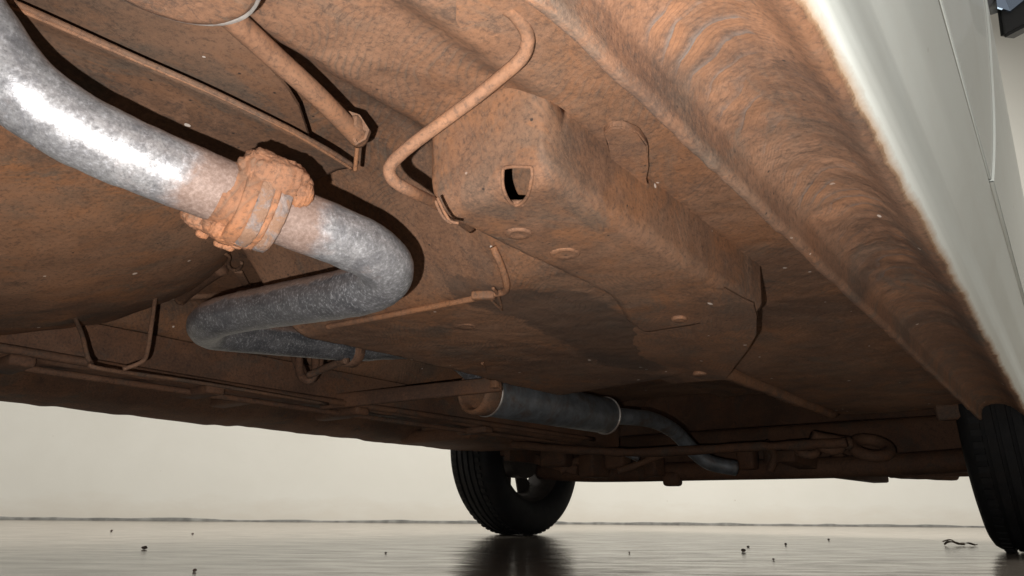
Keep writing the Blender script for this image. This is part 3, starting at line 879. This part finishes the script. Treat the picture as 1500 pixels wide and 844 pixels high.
# brown dirt clings to the upper and lower flanks and around the joint
me = exh.data
fl_p = EXP[8]
co_ = np.empty(len(me.vertices) * 3); me.vertices.foreach_get('co', co_); co_ = co_.reshape(-1, 3) + np.array(CAR0)
nv = np.empty(len(me.vertices) * 3); me.vertices.foreach_get('normal', nv); nv = nv.reshape(-1, 3)
dj = np.sqrt(((co_ - np.array(fl_p)) ** 2).sum(1))
dirt = 0.75 * (1 - ss(0.020, 0.062, dj)) + 0.24 * ss(0.2, 0.85, nv[:, 2]) + 0.10 * ss(0.35, 0.9, -nv[:, 2]) - 0.02
nseg = 40
prm = np.repeat(np.arange(len(CP)) / 10.0, nseg)      # position along the route, in route points
rear_tone = 0.68 * ss(10.5, 14.0, prm + 1.2 * (vnoise(co_[:, 0], co_[:, 1], 60))) + 0.35 * ss(8.5, 10, prm) * (0.4 + vnoise(co_[:, 0] + co_[:, 2], co_[:, 1], 70))  # grey deepens along the route, past the joint and the bend
dirt = dirt + 0.38 * ss(12.5, 14, prm) * ss(0.1, 0.5, nv[:, 2])
a = me.attributes.new('dirt', 'FLOAT', 'POINT'); a.data.foreach_set('value', dirt.astype(float))
a = me.attributes.new('rear_tone', 'FLOAT', 'POINT'); a.data.foreach_set('value', np.clip(rear_tone, 0, 1).astype(float))
# two-bolt oval flange pair packed with mud
pd = (EXP[9] - EXP[7]).normalized()
vw = ray(370, 298).normalized()
lu = pd.cross(vw).normalized()
if lu.dot(U2) < 0: lu = -lu
lv = pd.cross(lu).normalized()
def oval(bm, cen, a_, b_, thick, n=56, lump=0.0, seed=0, p=2.0):
    rings = []
    for s, k in ((-thick / 2, 0.93), (-thick / 2 + 0.0015, 1.0), (0, 1.01), (thick / 2 - 0.0015, 1.0), (thick / 2, 0.93)):
        ring = []
        for i in range(n):
            t = 2 * pi * i / n
            ca, sa = cos(t), sin(t)
            r = 1.0 + lump * (float(vnoise(ca * 0.4, sa * 0.4, 9, seed, seed)) + 0.6 * float(vnoise(ca * 0.4 + s * 40, sa * 0.4, 25, seed + 4, seed)))
            ring.append(bm.verts.new(cen + pd * (s * (1 + lump * 0.6 * float(vnoise(ca, sa, 5, 3 + seed, 1)))) + (lu * ca * a_ + lv * sa * b_) * k * r))
        rings.append(ring)
    for r1, r2 in zip(rings[:-1], rings[1:]):
        for i in range(n): bm.faces.new((r1[i], r1[(i + 1) % n], r2[(i + 1) % n], r2[i]))
    bm.faces.new(rings[0][::-1]); bm.faces.new(rings[-1])
fc = EXP[8] + pd * 0.004
def plate_ring(name, s0, s1, a_, b_, lump, seed, mat):
    bm = bmesh.new(); n = 72
    rings = []
    for f, k in ((0.0, 0.80), (0.0, 0.955), (0.10, 0.99), (0.3, 1.0), (0.7, 1.0), (0.9, 0.99), (1.0, 0.955), (1.0, 0.80)):
        ring = []
        for i in range(n):
            t = 2 * pi * i / n
            ca, sa = cos(t), sin(t)
            sgn = lambda q, e: math.copysign(abs(q) ** e, q)
            r_ = 1.0 + lump * (float(vnoise(ca * 0.5, sa * 0.5, 7, seed, seed)) + 0.7 * float(vnoise(ca * 0.5 + f, sa * 0.5, 24, seed + 4, seed)))
            ring.append(bm.verts.new(fc + pd * (s0 + (s1 - s0) * f + lump * 0.006 * float(vnoise(ca, sa, 6, 3 + seed, f * 3))) + (lu * ca * a_ + lv * sa * b_) * k * r_))
        rings.append(ring)
    for r1, r2 in zip(rings[:-1], rings[1:]):
        for i in range(n): bm.faces.new((r1[i], r1[(i + 1) % n], r2[(i + 1) % n], r2[i]))
    bm.faces.new(rings[0][::-1]); bm.faces.new(rings[-1])
    return finish(name, bm, mat, exh, angle=60)
M_FLANGE = simple('dusty_flange_steel', (0.23, 0.18, 0.16), 0.7, 0.1, 0.45, 190, 0.0012, dirt=(0.27, 0.145, 0.082), dr=(0.44, 0.54))
plate_ring('flange', -0.0165, -0.0075, 0.0290, 0.0232, 0.05, 3, M_CRUST)
plate_ring('flange', -0.0085, 0.0000, 0.0285, 0.0240, 0.05, 7, M_FLANGE)
plate_ring('gasket_ring', -0.0005, 0.0035, 0.0274, 0.0238, 0.06, 13, M_CRUST)
plate_ring('flange', 0.0030, 0.0110, 0.0262, 0.0234, 0.05, 11, M_FLANGE)
def lump_mesh(name, cen, ax, ay, az, sx, sy, sz, amp, seed, mat, parent, freq=60):
    """mud packed in thin layers round a bolt: lumpy, with ridges running round it"""
    bm = bmesh.new()
    bmesh.ops.create_icosphere(bm, subdivisions=5, radius=1.0)
    for v in bm.verts:
        c = v.co
        e = lambda q: math.copysign(abs(q) ** 0.8, q)
        n = float(vnoise(c.x * 1.3 + c.z, c.y * 1.3 - c.z, 1.7, seed, seed))
        n2 = float(vnoise(c.x + c.z * .8, c.y + c.z * .5, 5.5, seed + 5, seed))
        lay = (c.x * 4.2 + 0.5 * n + 0.25 * n2) % 1.0
        k = 1 + 0.17 * n + 0.05 * n2 + 0.075 * lay + 0.05 * float(vnoise(c.x * 2 + c.y, c.z * 2 - c.y, 9, seed + 2, 5))
        v.co = cen + (ax * e(c.x) * sx + ay * e(c.y) * sy + az * e(c.z) * sz) * k
    return finish(name, bm, mat, parent)
lump_mesh('bolt_lump', at_t(403, 260, 0.405), pd, lu, lv, 0.0200, 0.0128, 0.0135, 0.007, 21, M_CRUST, exh)
lump_mesh('bolt_lump', at_t(436, 282, 0.413), pd, lu, lv, 0.0075, 0.0095, 0.0120, 0.005, 25, M_CRUST, exh)
lump_mesh('bolt_lump', at_t(307, 325, 0.409), pd, lu, lv, 0.0150, 0.0070, 0.0110, 0.006, 31, M_CRUST, exh)
lump_mesh('bolt_lump', at_t(340, 341, 0.407), pd, lu, lv, 0.0165, 0.0072, 0.0130, 0.006, 37, M_CRUST, exh)
# crumbs hanging off the lower lump
for q, (px, py) in enumerate(((322, 357), (334, 361), (346, 358), (296, 343))):
    lump_mesh('mud_crumb', at_t(px, py, 0.407), pd, lu, lv, 0.0035, 0.0025, 0.003, 0.002, 50 + q, M_CRUST, exh)
bm = bmesh.new()
lathe(bm, [(-0.026, 0.0188), (-0.022, 0.0194), (-0.019, 0.0203), (-0.016, 0.0218), (-0.013, 0.0232), (-0.010, 0.0228)], fc, pd, 56)
bm.normal_update(); roughen(bm, 0.0011, 50, 2)
finish('weld_collar', bm, M_CRUST, exh)

# hanger on the rear pipe
bm = bmesh.new()
hp = at_t(512, 515, 0.91)
hd_ = (at_t(580, 528, 1.0) - at_t(450, 503, .86)).normalized()
lathe(bm, [(-0.009, 0.0195), (-0.008, 0.0208), (0.008, 0.0208), (0.009, 0.0195)], hp, hd_, 30)
tube(bm, [at_t(508, 528, 0.90), at_t(492, 533, 0.92), at_t(468, 543, 0.95), at_t(452, 550, 0.96)], 0.0052, 10)
finish('pipe_hanger', bm, M_FAR, exh)
bm = bmesh.new()
for (a1, a2) in (((430, 515), (446, 556)), ((470, 515), (466, 545))):
    bar(bm, at_t(*a1, 1.02), at_t(*a2, 0.99), 0.012, 0.012, 0.003)
tube(bm, [at_t(438, 525, 1.0), at_t(440, 548, 0.985), at_t(452, 558, 0.975), at_t(462, 545, 0.985), at_t(462, 525, 1.0)], 0.006, 10)
finish('rubber_hanger', bm, M_FAR, exh)

# silencer
ma = at_t(712, 577, 1.24); mb = at_t(888, 609, 1.52)
md = (mb - ma).normalized(); ml = (mb - ma).length
bm = bmesh.new()
lathe(bm, [(-0.004, 0.0), (-0.004, 0.03), (-0.002, 0.0385), (0.0, 0.0395), (ml, 0.0395), (ml + 0.003, 0.0385), (ml + 0.004, 0.02), (ml + 0.004, 0.0)], ma, md, 44)
muf = finish('muffler', bm, M_MUFF, car, angle=40)
bm = bmesh.new(); lathe(bm, [(-0.034, 0.031), (-0.038, 0.034), (-0.036, 0.0385), (-0.030, 0.0405), (0.0, 0.0402), (0.001, 0.0395)], ma, md, 44)
lathe(bm, [(-0.034, 0.031), (-0.020, 0.028), (-0.018, 0.0)], ma, md, 44)
finish('end_cap', bm, M_RAIL, muf, angle=50)
for s0 in (0.002, ml - 0.004):
    bm = bmesh.new(); lathe(bm, [(s0 - 0.003, 0.0395), (s0 - 0.002, 0.0418), (s0 + 0.001, 0.0418), (s0 + 0.002, 0.0395)], ma, md, 44)
    finish('seam_bead', bm, M_BEAD, muf)
bm = bmesh.new()
tube(bm, [mb - md * 0.01, at_t(925, 611, 1.58), at_t(960, 617, 1.66), at_t(990, 634, 1.72), at_t(1015, 660, 1.74), at_t(1040, 678, 1.74), at_t(1078, 686, 1.74)], 0.019, 20, n=8)
finish('tail_pipe', bm, M_MUFF, car)

# bar, small hanger strap and bracket beside the silencer
bm = bmesh.new(); bar(bm, at_t(470, 590, 1.22), at_t(735, 562, 1.16), 0.010, 0.026, 0.003); roughen(bm, 0.001, 50)
finish('cross_strap', bm, M_FAR, car)
bm = bmesh.new()
box(bm, at_t(726, 552, 1.12), (0.035, 0.02, 0.006), None, 0.0015); box(bm, at_t(725, 560, 1.15), (0.014, 0.012, 0.02), None, 0.002)
tube(bm, [at_t(706, 532, 0.93), at_t(714, 543, 1.0), at_t(726, 550, 1.1)], 0.002, 6)
tube(bm, [at_t(742, 545, 1.05), at_t(735, 556, 1.1), at_t(738, 560, 1.12)], 0.002, 6)
finish('muffler_bracket', bm, M_RAIL, car)

# ------------------------------------------------------------------ fuel tank (rounded pressing on the left)
bm = bmesh.new()
TN, TM = 70, 60
tx0, tx1, ty0, ty1 = -1.38, -0.40, -0.60, 0.51
rows = []
Ztop = 0.385
c1 = Vector((-0.80, -0.10))
def ztank(x, y):
    u = (x - (-0.97)) / 0.56; v = (y + 0.22) / 0.66
    k = max(0.0, 1 - abs(u) ** 2.2 - abs(v) ** 2.2)
    z = Ztop - 0.160 * (k ** 0.60)
    # step at the far seam
    z += 0.006 * float(vnoise(x, y, 8, 5, 5)) + 0.003 * float(vnoise(x, y, 25, 1, 5)) + 0.0012 * float(vnoise(x, y, 75, 7, 5))
    return z
gx = np.linspace(tx0, tx1, 130); gy = np.linspace(ty0, ty1, 130)
VV = [[bm.verts.new((x, y, ztank(x, y))) for x in gx] for y in gy]
for j in range(len(gy) - 1):
    for i in range(len(gx) - 1):
        q = (VV[j][i], VV[j][i + 1], VV[j + 1][i + 1], VV[j + 1][i])
        if all(abs((v.co.x + 0.97) / 0.56) ** 2.2 + abs((v.co.y + 0.22) / 0.66) ** 2.2 > 1.02 for v in q): continue
        bm.faces.new(q)
for v in [v for v in bm.verts if not v.link_faces]: bm.verts.remove(v)
finish('fuel_tank', bm, M_TANK, car)

# ------------------------------------------------------------------ little rods, hooks and wires behind the pipe
def far_tube(name, pts, r, mat=M_FAR, lift=0.01, n=6):
    bm = bmesh.new(); tube(bm, [hit(x, y, lift) for x, y in pts], r, 8, n=n)
    return finish(name, bm, mat, car)
bm = bmesh.new(); tube(bm, [at_t(*p) for p in ((234, 395, .88), (227, 440, .84), (222, 475, .82), (216, 514, .80), (208, 530, .79), (180, 541, .78))], 0.0026, 8); finish('fuel_hose', bm, M_SHIELD, car)
bm = bmesh.new(); tube(bm, [at_t(*p) for p in ((108, 462, .83), (120, 490, .80), (126, 514, .78), (133, 531, .77), (152, 541, .77), (300, 562, .93), (480, 592, 1.16))], 0.0026, 8); finish('wire', bm, M_SHIELD, car)
far_tube('cable_rod', [(170, 441), (260, 436), (330, 431), (400, 424)], 0.005, M_SHIELD, 0.02)
bm = bmesh.new()
tube(bm, [hit(x, y, 0.03) for x, y in ((329, 371), (336, 377), (334, 386), (338, 394), (346, 396), (352, 391), (354, 385))], 0.0022, 8)
bar(bm, hit(349, 398, 0.025), hit(364, 424, 0.02), 0.010, 0.004, 0.001)
finish('hook_bracket', bm, M_SHIELD, car)
bm = bmesh.new()
tube(bm, [hit(325, 394, 0.02), hit(300, 410, 0.022), hit(272, 432, 0.03), hit(264, 440, 0.03)], 0.0085, 10)
finish('sleeve', bm, M_FAR, car)

# ------------------------------------------------------------------ far side: frame member, pipes along it, far sill
def box_beam(name, y0, y1, x0, x1, z0, z1, mat, amp=0.003, bev=0.008):
    bm = bmesh.new()
    ny = 60
    bmr = []
    pr_ = [(x0, z1), (x0, z0 + bev), (x0 + bev, z0), (x1 - bev, z0), (x1, z0 + bev), (x1, z1)]
    for y in np.linspace(y0, y1, ny):
        bmr.append([bm.verts.new((x, y, z)) for x, z in pr_])
    for a_, b_ in zip(bmr[:-1], bmr[1:]):
        for k in range(5): bm.faces.new((a_[k], a_[k + 1], b_[k + 1], b_[k]))
    bm.faces.new(bmr[0]); bm.faces.new(bmr[-1][::-1])
    bm.normal_update(); roughen(bm, amp, 20, 4)
    return finish(name, bm, mat, car, angle=45)
box_beam('frame_member', -0.3, 1.75, -1.09, -1.00, 0.248, 0.31, M_FAR)
bm = bmesh.new()
tube(bm, [(-0.985, 0.20, 0.256), (-0.985, 0.6, 0.252), (-0.988, 1.1, 0.256), (-0.99, 1.6, 0.26)], 0.006, 8)
finish('fuel_line', bm, M_FAR, car)
bm = bmesh.new()
tube(bm, [(-1.03, 0.22, 0.243), (-1.03, 0.7, 0.241), (-1.035, 1.2, 0.243), (-1.04, 1.6, 0.25)], 0.005, 8)
finish('fuel_line', bm, M_FAR, car)
for (x, y) in ((-1.02, 0.27), (-1.02, 0.52), (-1.02, 0.80), (-1.02, 1.15)):
    bm = bmesh.new(); box(bm, (x, y, 0.243), (0.085, 0.03, 0.014), None, 0.004); finish('line_clip', bm, M_FAR, car)
for (y0, h_) in ((0.74, 0.02), (1.0, 0.03), (1.35, 0.02)):
    bm = bmesh.new(); box(bm, (-1.23, y0, 0.285), (0.30, 0.035, 0.022), None, 0.006); finish('cross_rib', bm, M_FAR, car)
# far sill
fp = [(-1.375, 0.30), (-1.395, 0.292), (-1.41, 0.276), (-1.43, 0.266), (-1.46, 0.260), (-1.485, 0.2555), (-1.505, 0.2545), (-1.52, 0.262), (-1.535, 0.30), (-1.555, 0.37), (-1.58, 0.48), (-1.59, 0.60), (-1.575, 0.75), (-1.54, 0.83)]
bm = bmesh.new(); rows = []
for y in np.linspace(-0.6, 1.66, 240):
    w = 0.004 * float(vnoise(y, 0.3, 14)) + 0.003 * float(vnoise(y, 1.3, 37)) + 0.016 * max(0.0, float(vnoise(y, 7.7, 9)) - 0.10)
    rows.append([bm.verts.new((x, y, z + (w if z < 0.275 else w * 0.3))) for x, z in fp])
for a_, b_ in zip(rows[:-1], rows[1:]):
    for k in range(len(fp) - 1): bm.faces.new((a_[k], a_[k + 1], b_[k + 1], b_[k]))
fs = finish('far_sill', bm, M_FAR, car)
# rear drop of the far sill in front of the wheel
bm = bmesh.new(); box(bm, (-1.33, 1.50, 0.268), (0.26, 0.34, 0.035), None, 0.012, 3); bm.normal_update(); roughen(bm, 0.006, 14, 3)
finish('wheel_arch_edge', bm, M_FAR, car)

# ------------------------------------------------------------------ axle area
WR = 0.280
WC = [Vector((-1.505, 1.93, WR)), Vector((-0.088, 1.93, WR))]
def make_wheel(c, inward):
    w = bpy.data.objects.new('wheel', None); COL.objects.link(w); w.parent = car; w.location = c - CAR0
    def fin(n, bm, m, **k):
        return finish(n, bm, m, w, off=False, **k)
    hw = 0.0775
    tp = [(-0.062, 0.172), (-0.070, 0.180), (-0.0805, 0.207), (-0.082, 0.232), (-0.078, 0.257), (-0.072, 0.269), (-0.063, 0.2748)]
    tread = []
    gs = (-0.036, -0.012, 0.012, 0.036)
    x = -0.056; tread.append((x, WR - 0.0035))
    for g in gs:
        cr = lambda q: WR - 0.0035 * (q / 0.06) ** 2
        tread += [(g - 0.0042, cr(g)), (g - 0.0034, cr(g) - 0.0065), (g + 0.0034, cr(g) - 0.0065), (g + 0.0042, cr(g))]
    tread.append((0.056, WR - 0.0035))
    pr_ = tp + tread + [(-a_, r) for a_, r in tp[::-1]]
    bm = bmesh.new()
    lathe(bm, pr_, (0, 0, 0), (1, 0, 0), 96)
    fin('tyre', bm, M_RUBBER, angle=38)
    # sipes across the shoulder ribs, joined: too many and too small to lift one by one
    bm = bmesh.new()
    for k in range(72):
        a_ = 2 * pi * k / 72
        for sx in (-0.048, 0.048):
            box(bm, (sx, 0, WR - 0.0012), (0.018, 0.0125, 0.0036), None)
            vs_ = bm.verts[-8:] if False else list(bm.verts)[-8:]
            bmesh.ops.rotate(bm, verts=vs_, cent=(0, 0, 0), matrix=Matrix.Rotation(a_ + (0.02 if sx > 0 else 0), 3, 'X'))
    o = fin('tread_blocks', bm, M_RUBBER, smooth=False); o['kind'] = 'stuff'
    i = inward
    bm = bmesh.new()
    lathe(bm, [(i * 0.060, 0.176), (i * 0.066, 0.182), (i * 0.062, 0.170), (i * 0.050, 0.162), (i * -0.045, 0.150), (i * -0.058, 0.172), (i * -0.064, 0.18)], (0, 0, 0), (1, 0, 0), 64)
    rim = fin('rim', bm, M_RIM, angle=40)
    # wheel disc with openings: spokes and hub
    bm = bmesh.new()
    ns = 8
    for k in range(ns):
        a0 = 2 * pi * (k + 0.36) / ns; a1 = 2 * pi * (k + 1 - 0.02) / ns
        vin = []
        for s in (0.0, 0.006):
            ring = []
            for r_ in (0.085, 0.152):
                for a_ in (a0, (a0 + a1) / 2, a1):
                    ring.append(bm.verts.new((-i * (0.036 - s), cos(a_) * r_, sin(a_) * r_)))
            vin.append(ring)
        f, g_ = vin
        for q in (0, 1):
            bm.faces.new((f[q], f[q + 1], f[q + 4], f[q + 3])); bm.faces.new((g_[q], g_[q + 3], g_[q + 4], g_[q + 1]))
        for s_, t_ in ((0, 3), (2, 5)): bm.faces.new((f[s_], f[t_], g_[t_], g_[s_]))
    lathe(bm, [(-i * 0.036, 0.0), (-i * 0.036, 0.09), (-i * 0.028, 0.09), (-i * 0.028, 0.0)], (0, 0, 0), (1, 0, 0), 40)
    fin('wheel_disc', bm, M_RIM, smooth=False)
    bm = bmesh.new()
    lathe(bm, [(-i * 0.027, 0.0), (-i * 0.027, 0.095), (i * 0.03, 0.098), (i * 0.034, 0.085), (i * 0.036, 0.0)], (0, 0, 0), (1, 0, 0), 40)
    fin('brake_drum', bm, M_RIM, angle=40)
    return w
w1 = make_wheel(WC[0], 1); w2 = make_wheel(WC[1], -1)

bm = bmesh.new()
tube(bm, [(-1.41, 1.93, 0.205), (-1.2, 1.93, 0.192), (-0.8, 1.93, 0.190), (-0.4, 1.93, 0.190), (-0.13, 1.93, 0.20)], 0.027, 18)
roughen(bm, 0.004, 14)
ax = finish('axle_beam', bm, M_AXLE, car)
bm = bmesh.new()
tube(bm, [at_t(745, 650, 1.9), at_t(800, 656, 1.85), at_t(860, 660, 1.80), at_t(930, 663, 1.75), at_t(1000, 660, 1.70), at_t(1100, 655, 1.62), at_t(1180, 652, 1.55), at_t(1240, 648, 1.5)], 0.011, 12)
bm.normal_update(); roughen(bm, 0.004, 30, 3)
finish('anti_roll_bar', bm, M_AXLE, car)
# suspension arms, brackets and eyes
def arm(name, pts, w, h_, mat=M_AXLE):
    bm = bmesh.new()
    for a_, b_ in zip(pts[:-1], pts[1:]): bar(bm, a_, b_, w, h_, 0.006)
    return finish(name, bm, mat, car, angle=40)
def eye(px, py, t, r, tr, name='bush_eye', mat=M_AXLE, ax_=(0.3, -0.5, 0.85)):
    bm = bmesh.new(); c = at_t(px, py, t)
    prof_ = [(sin(2 * pi * k / 14) * tr, r + cos(2 * pi * k / 14) * tr) for k in range(14)]
    lathe(bm, prof_, c, ax_, 28, closed=True)
    return finish(name, bm, mat, car)
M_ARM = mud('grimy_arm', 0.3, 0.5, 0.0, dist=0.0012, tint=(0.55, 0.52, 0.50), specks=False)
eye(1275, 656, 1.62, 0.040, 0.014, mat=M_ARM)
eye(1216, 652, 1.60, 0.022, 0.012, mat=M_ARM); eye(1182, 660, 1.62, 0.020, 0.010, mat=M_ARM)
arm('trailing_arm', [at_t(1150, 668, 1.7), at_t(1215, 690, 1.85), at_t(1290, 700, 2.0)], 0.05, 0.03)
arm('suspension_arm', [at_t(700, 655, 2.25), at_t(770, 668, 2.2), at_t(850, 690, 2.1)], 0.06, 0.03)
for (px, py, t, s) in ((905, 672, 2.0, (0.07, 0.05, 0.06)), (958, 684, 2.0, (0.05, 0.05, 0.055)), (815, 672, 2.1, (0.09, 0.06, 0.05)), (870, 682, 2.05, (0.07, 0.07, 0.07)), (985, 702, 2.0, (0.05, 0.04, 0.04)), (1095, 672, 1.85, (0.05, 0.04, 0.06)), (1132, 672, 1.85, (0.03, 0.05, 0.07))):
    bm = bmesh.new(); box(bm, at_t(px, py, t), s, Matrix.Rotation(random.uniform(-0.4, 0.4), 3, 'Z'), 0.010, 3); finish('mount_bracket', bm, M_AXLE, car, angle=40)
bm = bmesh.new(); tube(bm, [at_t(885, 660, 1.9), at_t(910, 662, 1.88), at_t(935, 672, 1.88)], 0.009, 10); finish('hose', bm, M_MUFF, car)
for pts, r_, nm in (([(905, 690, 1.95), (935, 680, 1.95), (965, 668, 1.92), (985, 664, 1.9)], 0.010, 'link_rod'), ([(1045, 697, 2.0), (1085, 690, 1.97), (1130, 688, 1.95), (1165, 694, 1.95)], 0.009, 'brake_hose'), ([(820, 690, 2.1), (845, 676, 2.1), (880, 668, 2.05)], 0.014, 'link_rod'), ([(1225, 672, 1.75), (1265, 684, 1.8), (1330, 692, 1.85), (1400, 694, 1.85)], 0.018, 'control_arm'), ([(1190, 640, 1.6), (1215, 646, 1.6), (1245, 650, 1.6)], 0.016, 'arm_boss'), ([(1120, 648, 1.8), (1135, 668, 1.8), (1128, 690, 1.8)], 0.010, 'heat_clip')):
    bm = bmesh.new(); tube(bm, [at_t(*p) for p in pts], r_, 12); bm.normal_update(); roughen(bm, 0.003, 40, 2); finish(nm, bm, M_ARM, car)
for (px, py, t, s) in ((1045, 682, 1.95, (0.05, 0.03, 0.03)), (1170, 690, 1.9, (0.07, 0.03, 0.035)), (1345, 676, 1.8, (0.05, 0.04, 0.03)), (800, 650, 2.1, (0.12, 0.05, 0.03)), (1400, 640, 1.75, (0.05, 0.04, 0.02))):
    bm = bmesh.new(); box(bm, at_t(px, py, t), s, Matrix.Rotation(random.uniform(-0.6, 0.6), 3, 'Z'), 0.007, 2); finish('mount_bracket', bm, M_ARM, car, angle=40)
# cradle and closing panels behind the axle
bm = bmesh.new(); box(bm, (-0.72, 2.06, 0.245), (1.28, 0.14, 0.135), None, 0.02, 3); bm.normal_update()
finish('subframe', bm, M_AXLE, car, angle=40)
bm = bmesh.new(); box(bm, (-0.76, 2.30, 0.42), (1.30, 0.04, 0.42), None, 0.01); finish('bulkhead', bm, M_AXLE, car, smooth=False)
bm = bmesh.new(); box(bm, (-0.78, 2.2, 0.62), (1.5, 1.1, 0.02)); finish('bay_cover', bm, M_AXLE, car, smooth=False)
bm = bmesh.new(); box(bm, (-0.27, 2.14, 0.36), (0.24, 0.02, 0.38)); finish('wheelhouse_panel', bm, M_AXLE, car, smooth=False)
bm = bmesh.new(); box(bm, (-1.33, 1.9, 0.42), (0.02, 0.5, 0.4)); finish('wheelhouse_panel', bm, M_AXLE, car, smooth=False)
# near wheelhouse lip, torn liner above the tyre
bm = bmesh.new(); box(bm, (-0.10, 1.67, 0.32), (0.20, 0.02, 0.12), None, 0.006); bm.normal_update(); roughen(bm, 0.008, 30, 6)
finish('wheelhouse_liner', bm, M_FAR, car)
bm = bmesh.new()
fpn = [(x + 0.0006, z) for x, z in smooth_prof([(-0.03, 0.262), (-0.022, 0.30), (-0.010, 0.372)] + door_prof[2:-1] + [(-0.10, 0.865), (-0.30, 0.885)])]
fy = np.linspace(1.567, 2.62, 80)
gv = [[bm.verts.new((x - 0.05 * max(0, (y - 2.2) / 0.42) ** 2, y, z)) for x, z in fpn] for y in fy]
for j in range(len(fy) - 1):
    for k in range(len(fpn) - 1):
        q = (gv[j][k], gv[j][k + 1], gv[j + 1][k + 1], gv[j + 1][k])
        if all((v.co.y - 1.93) ** 2 + (v.co.z - 0.29) ** 2 < 0.335 ** 2 for v in q) or (1.6 < q[0].co.y < 2.2 and q[1].co.z < 0.33): continue
        bm.faces.new(q)
for v in [v for v in bm.verts if not v.link_faces]: bm.verts.remove(v)
fen = finish('front_fender', bm, M_PAINT, car)
sm = fen.modifiers.new('thickness', 'SOLIDIFY'); sm.thickness = 0.012; sm.offset = -1

# ------------------------------------------------------------------ crumbs and a dry leaf on the floor
spots = [(211, 805, 4.2, 'largest dark crumb of dirt, alone on the floor left of the far tyre'),
    (163, 779, 2.0, 'tiny dirt crumb close to the wall foot at far left of the floor'),
    (282, 783, 1.8, 'tiny dirt crumb near the wall, right of the largest crumb'),
    (285, 838, 3.2, 'dark dirt crumb nearest the camera, at the bottom edge left of the tyre'),
    (565, 811, 1.6, 'small dirt crumb just left of the far tyre and its reflection'),
    (1089, 809, 3.2, 'largest dirt crumb of the cluster in the middle between both tyres'),
    (1096, 802, 1.9, 'small dirt crumb just behind the largest one between the tyres'),
    (1133, 821, 2.0, 'dirt crumb nearest the camera between the two tyres'),
    (1151, 799, 1.9, 'small dirt crumb right of the cluster, farther from the camera'),
    (1214, 792, 1.5, 'tiny dirt crumb towards the wall, left of the dry leaf'),
    (922, 811, 1.5, 'tiny dirt crumb just right of the far tyre and its reflection')]
for i, (px, py, rpx, lab) in enumerate(spots):
    c = at_z(px, py, 0.0)
    r = rpx / F_PX * (c - EYE).dot(fwd)
    bm = bmesh.new(); bmesh.ops.create_icosphere(bm, subdivisions=2, radius=r)
    for v in bm.verts: v.co *= 1 + random.uniform(-0.22, 0.22)
    bmesh.ops.scale(bm, vec=(random.uniform(.8, 1.2), random.uniform(.8, 1.2), random.uniform(.6, .95)), verts=bm.verts)
    zmin = min(v.co.z for v in bm.verts)
    bmesh.ops.translate(bm, vec=(0, 0, -zmin), verts=bm.verts)
    o = finish('dirt_crumb', bm, M_PEBBLE, smooth=False)
    o.location = (c.x, c.y, 0.0)
    o['category'] = 'dirt crumb'; o['group'] = 'dirt crumbs on the floor'
    o['label'] = lab
lc = at_z(1408, 800, 0.0)
leaf = bpy.data.objects.new('dry_leaf', None); COL.objects.link(leaf); leaf.location = (lc.x, lc.y, 0)
leaf['label'] = 'curled dry brown leaf on the floor beside the near tyre'; leaf['category'] = 'leaf'
k = (lc - EYE).dot(fwd) / F_PX
bm = bmesh.new()
pts = [(-23, 0), (-18, 6), (-8, 4), (2, 3), (10, 1)]
prev = None
for i in range(13):
    f = i / 12
    x = (-24 + 48 * f) * k; w = (1.5 + 6.0 * sin(pi * f)) * k
    z = (0.6 + 5.0 * abs(sin(2.2 * pi * f)) * (1 - f * 0.6)) * k
    base = R2 * x; base.z = 0
    side = Vector((-R2.y, R2.x, 0))
    q = [bm.verts.new(base + side * w + Vector((0, 0, z + 2.5 * k * (1 - f)))), bm.verts.new(base + Vector((0, 0, z))), bm.verts.new(base - side * w + Vector((0, 0, z + 1.6 * k)))]
    if prev:
        for j in range(2): bm.faces.new((prev[j], prev[j + 1], q[j + 1], q[j]))
    prev = q
lb = finish('blade', bm, M_LEAF, leaf, off=False)
sm = lb.modifiers.new('thickness', 'SOLIDIFY'); sm.thickness = 0.0006
bm = bmesh.new(); tube(bm, [Vector((R2.x * a_ * k, R2.y * a_ * k, z * k)) for a_, z in ((-26, 6), (-14, 8.5), (-4, 3), (6, 2))], 0.9 * k, 6); finish('stalk', bm, M_LEAF, leaf, off=False)
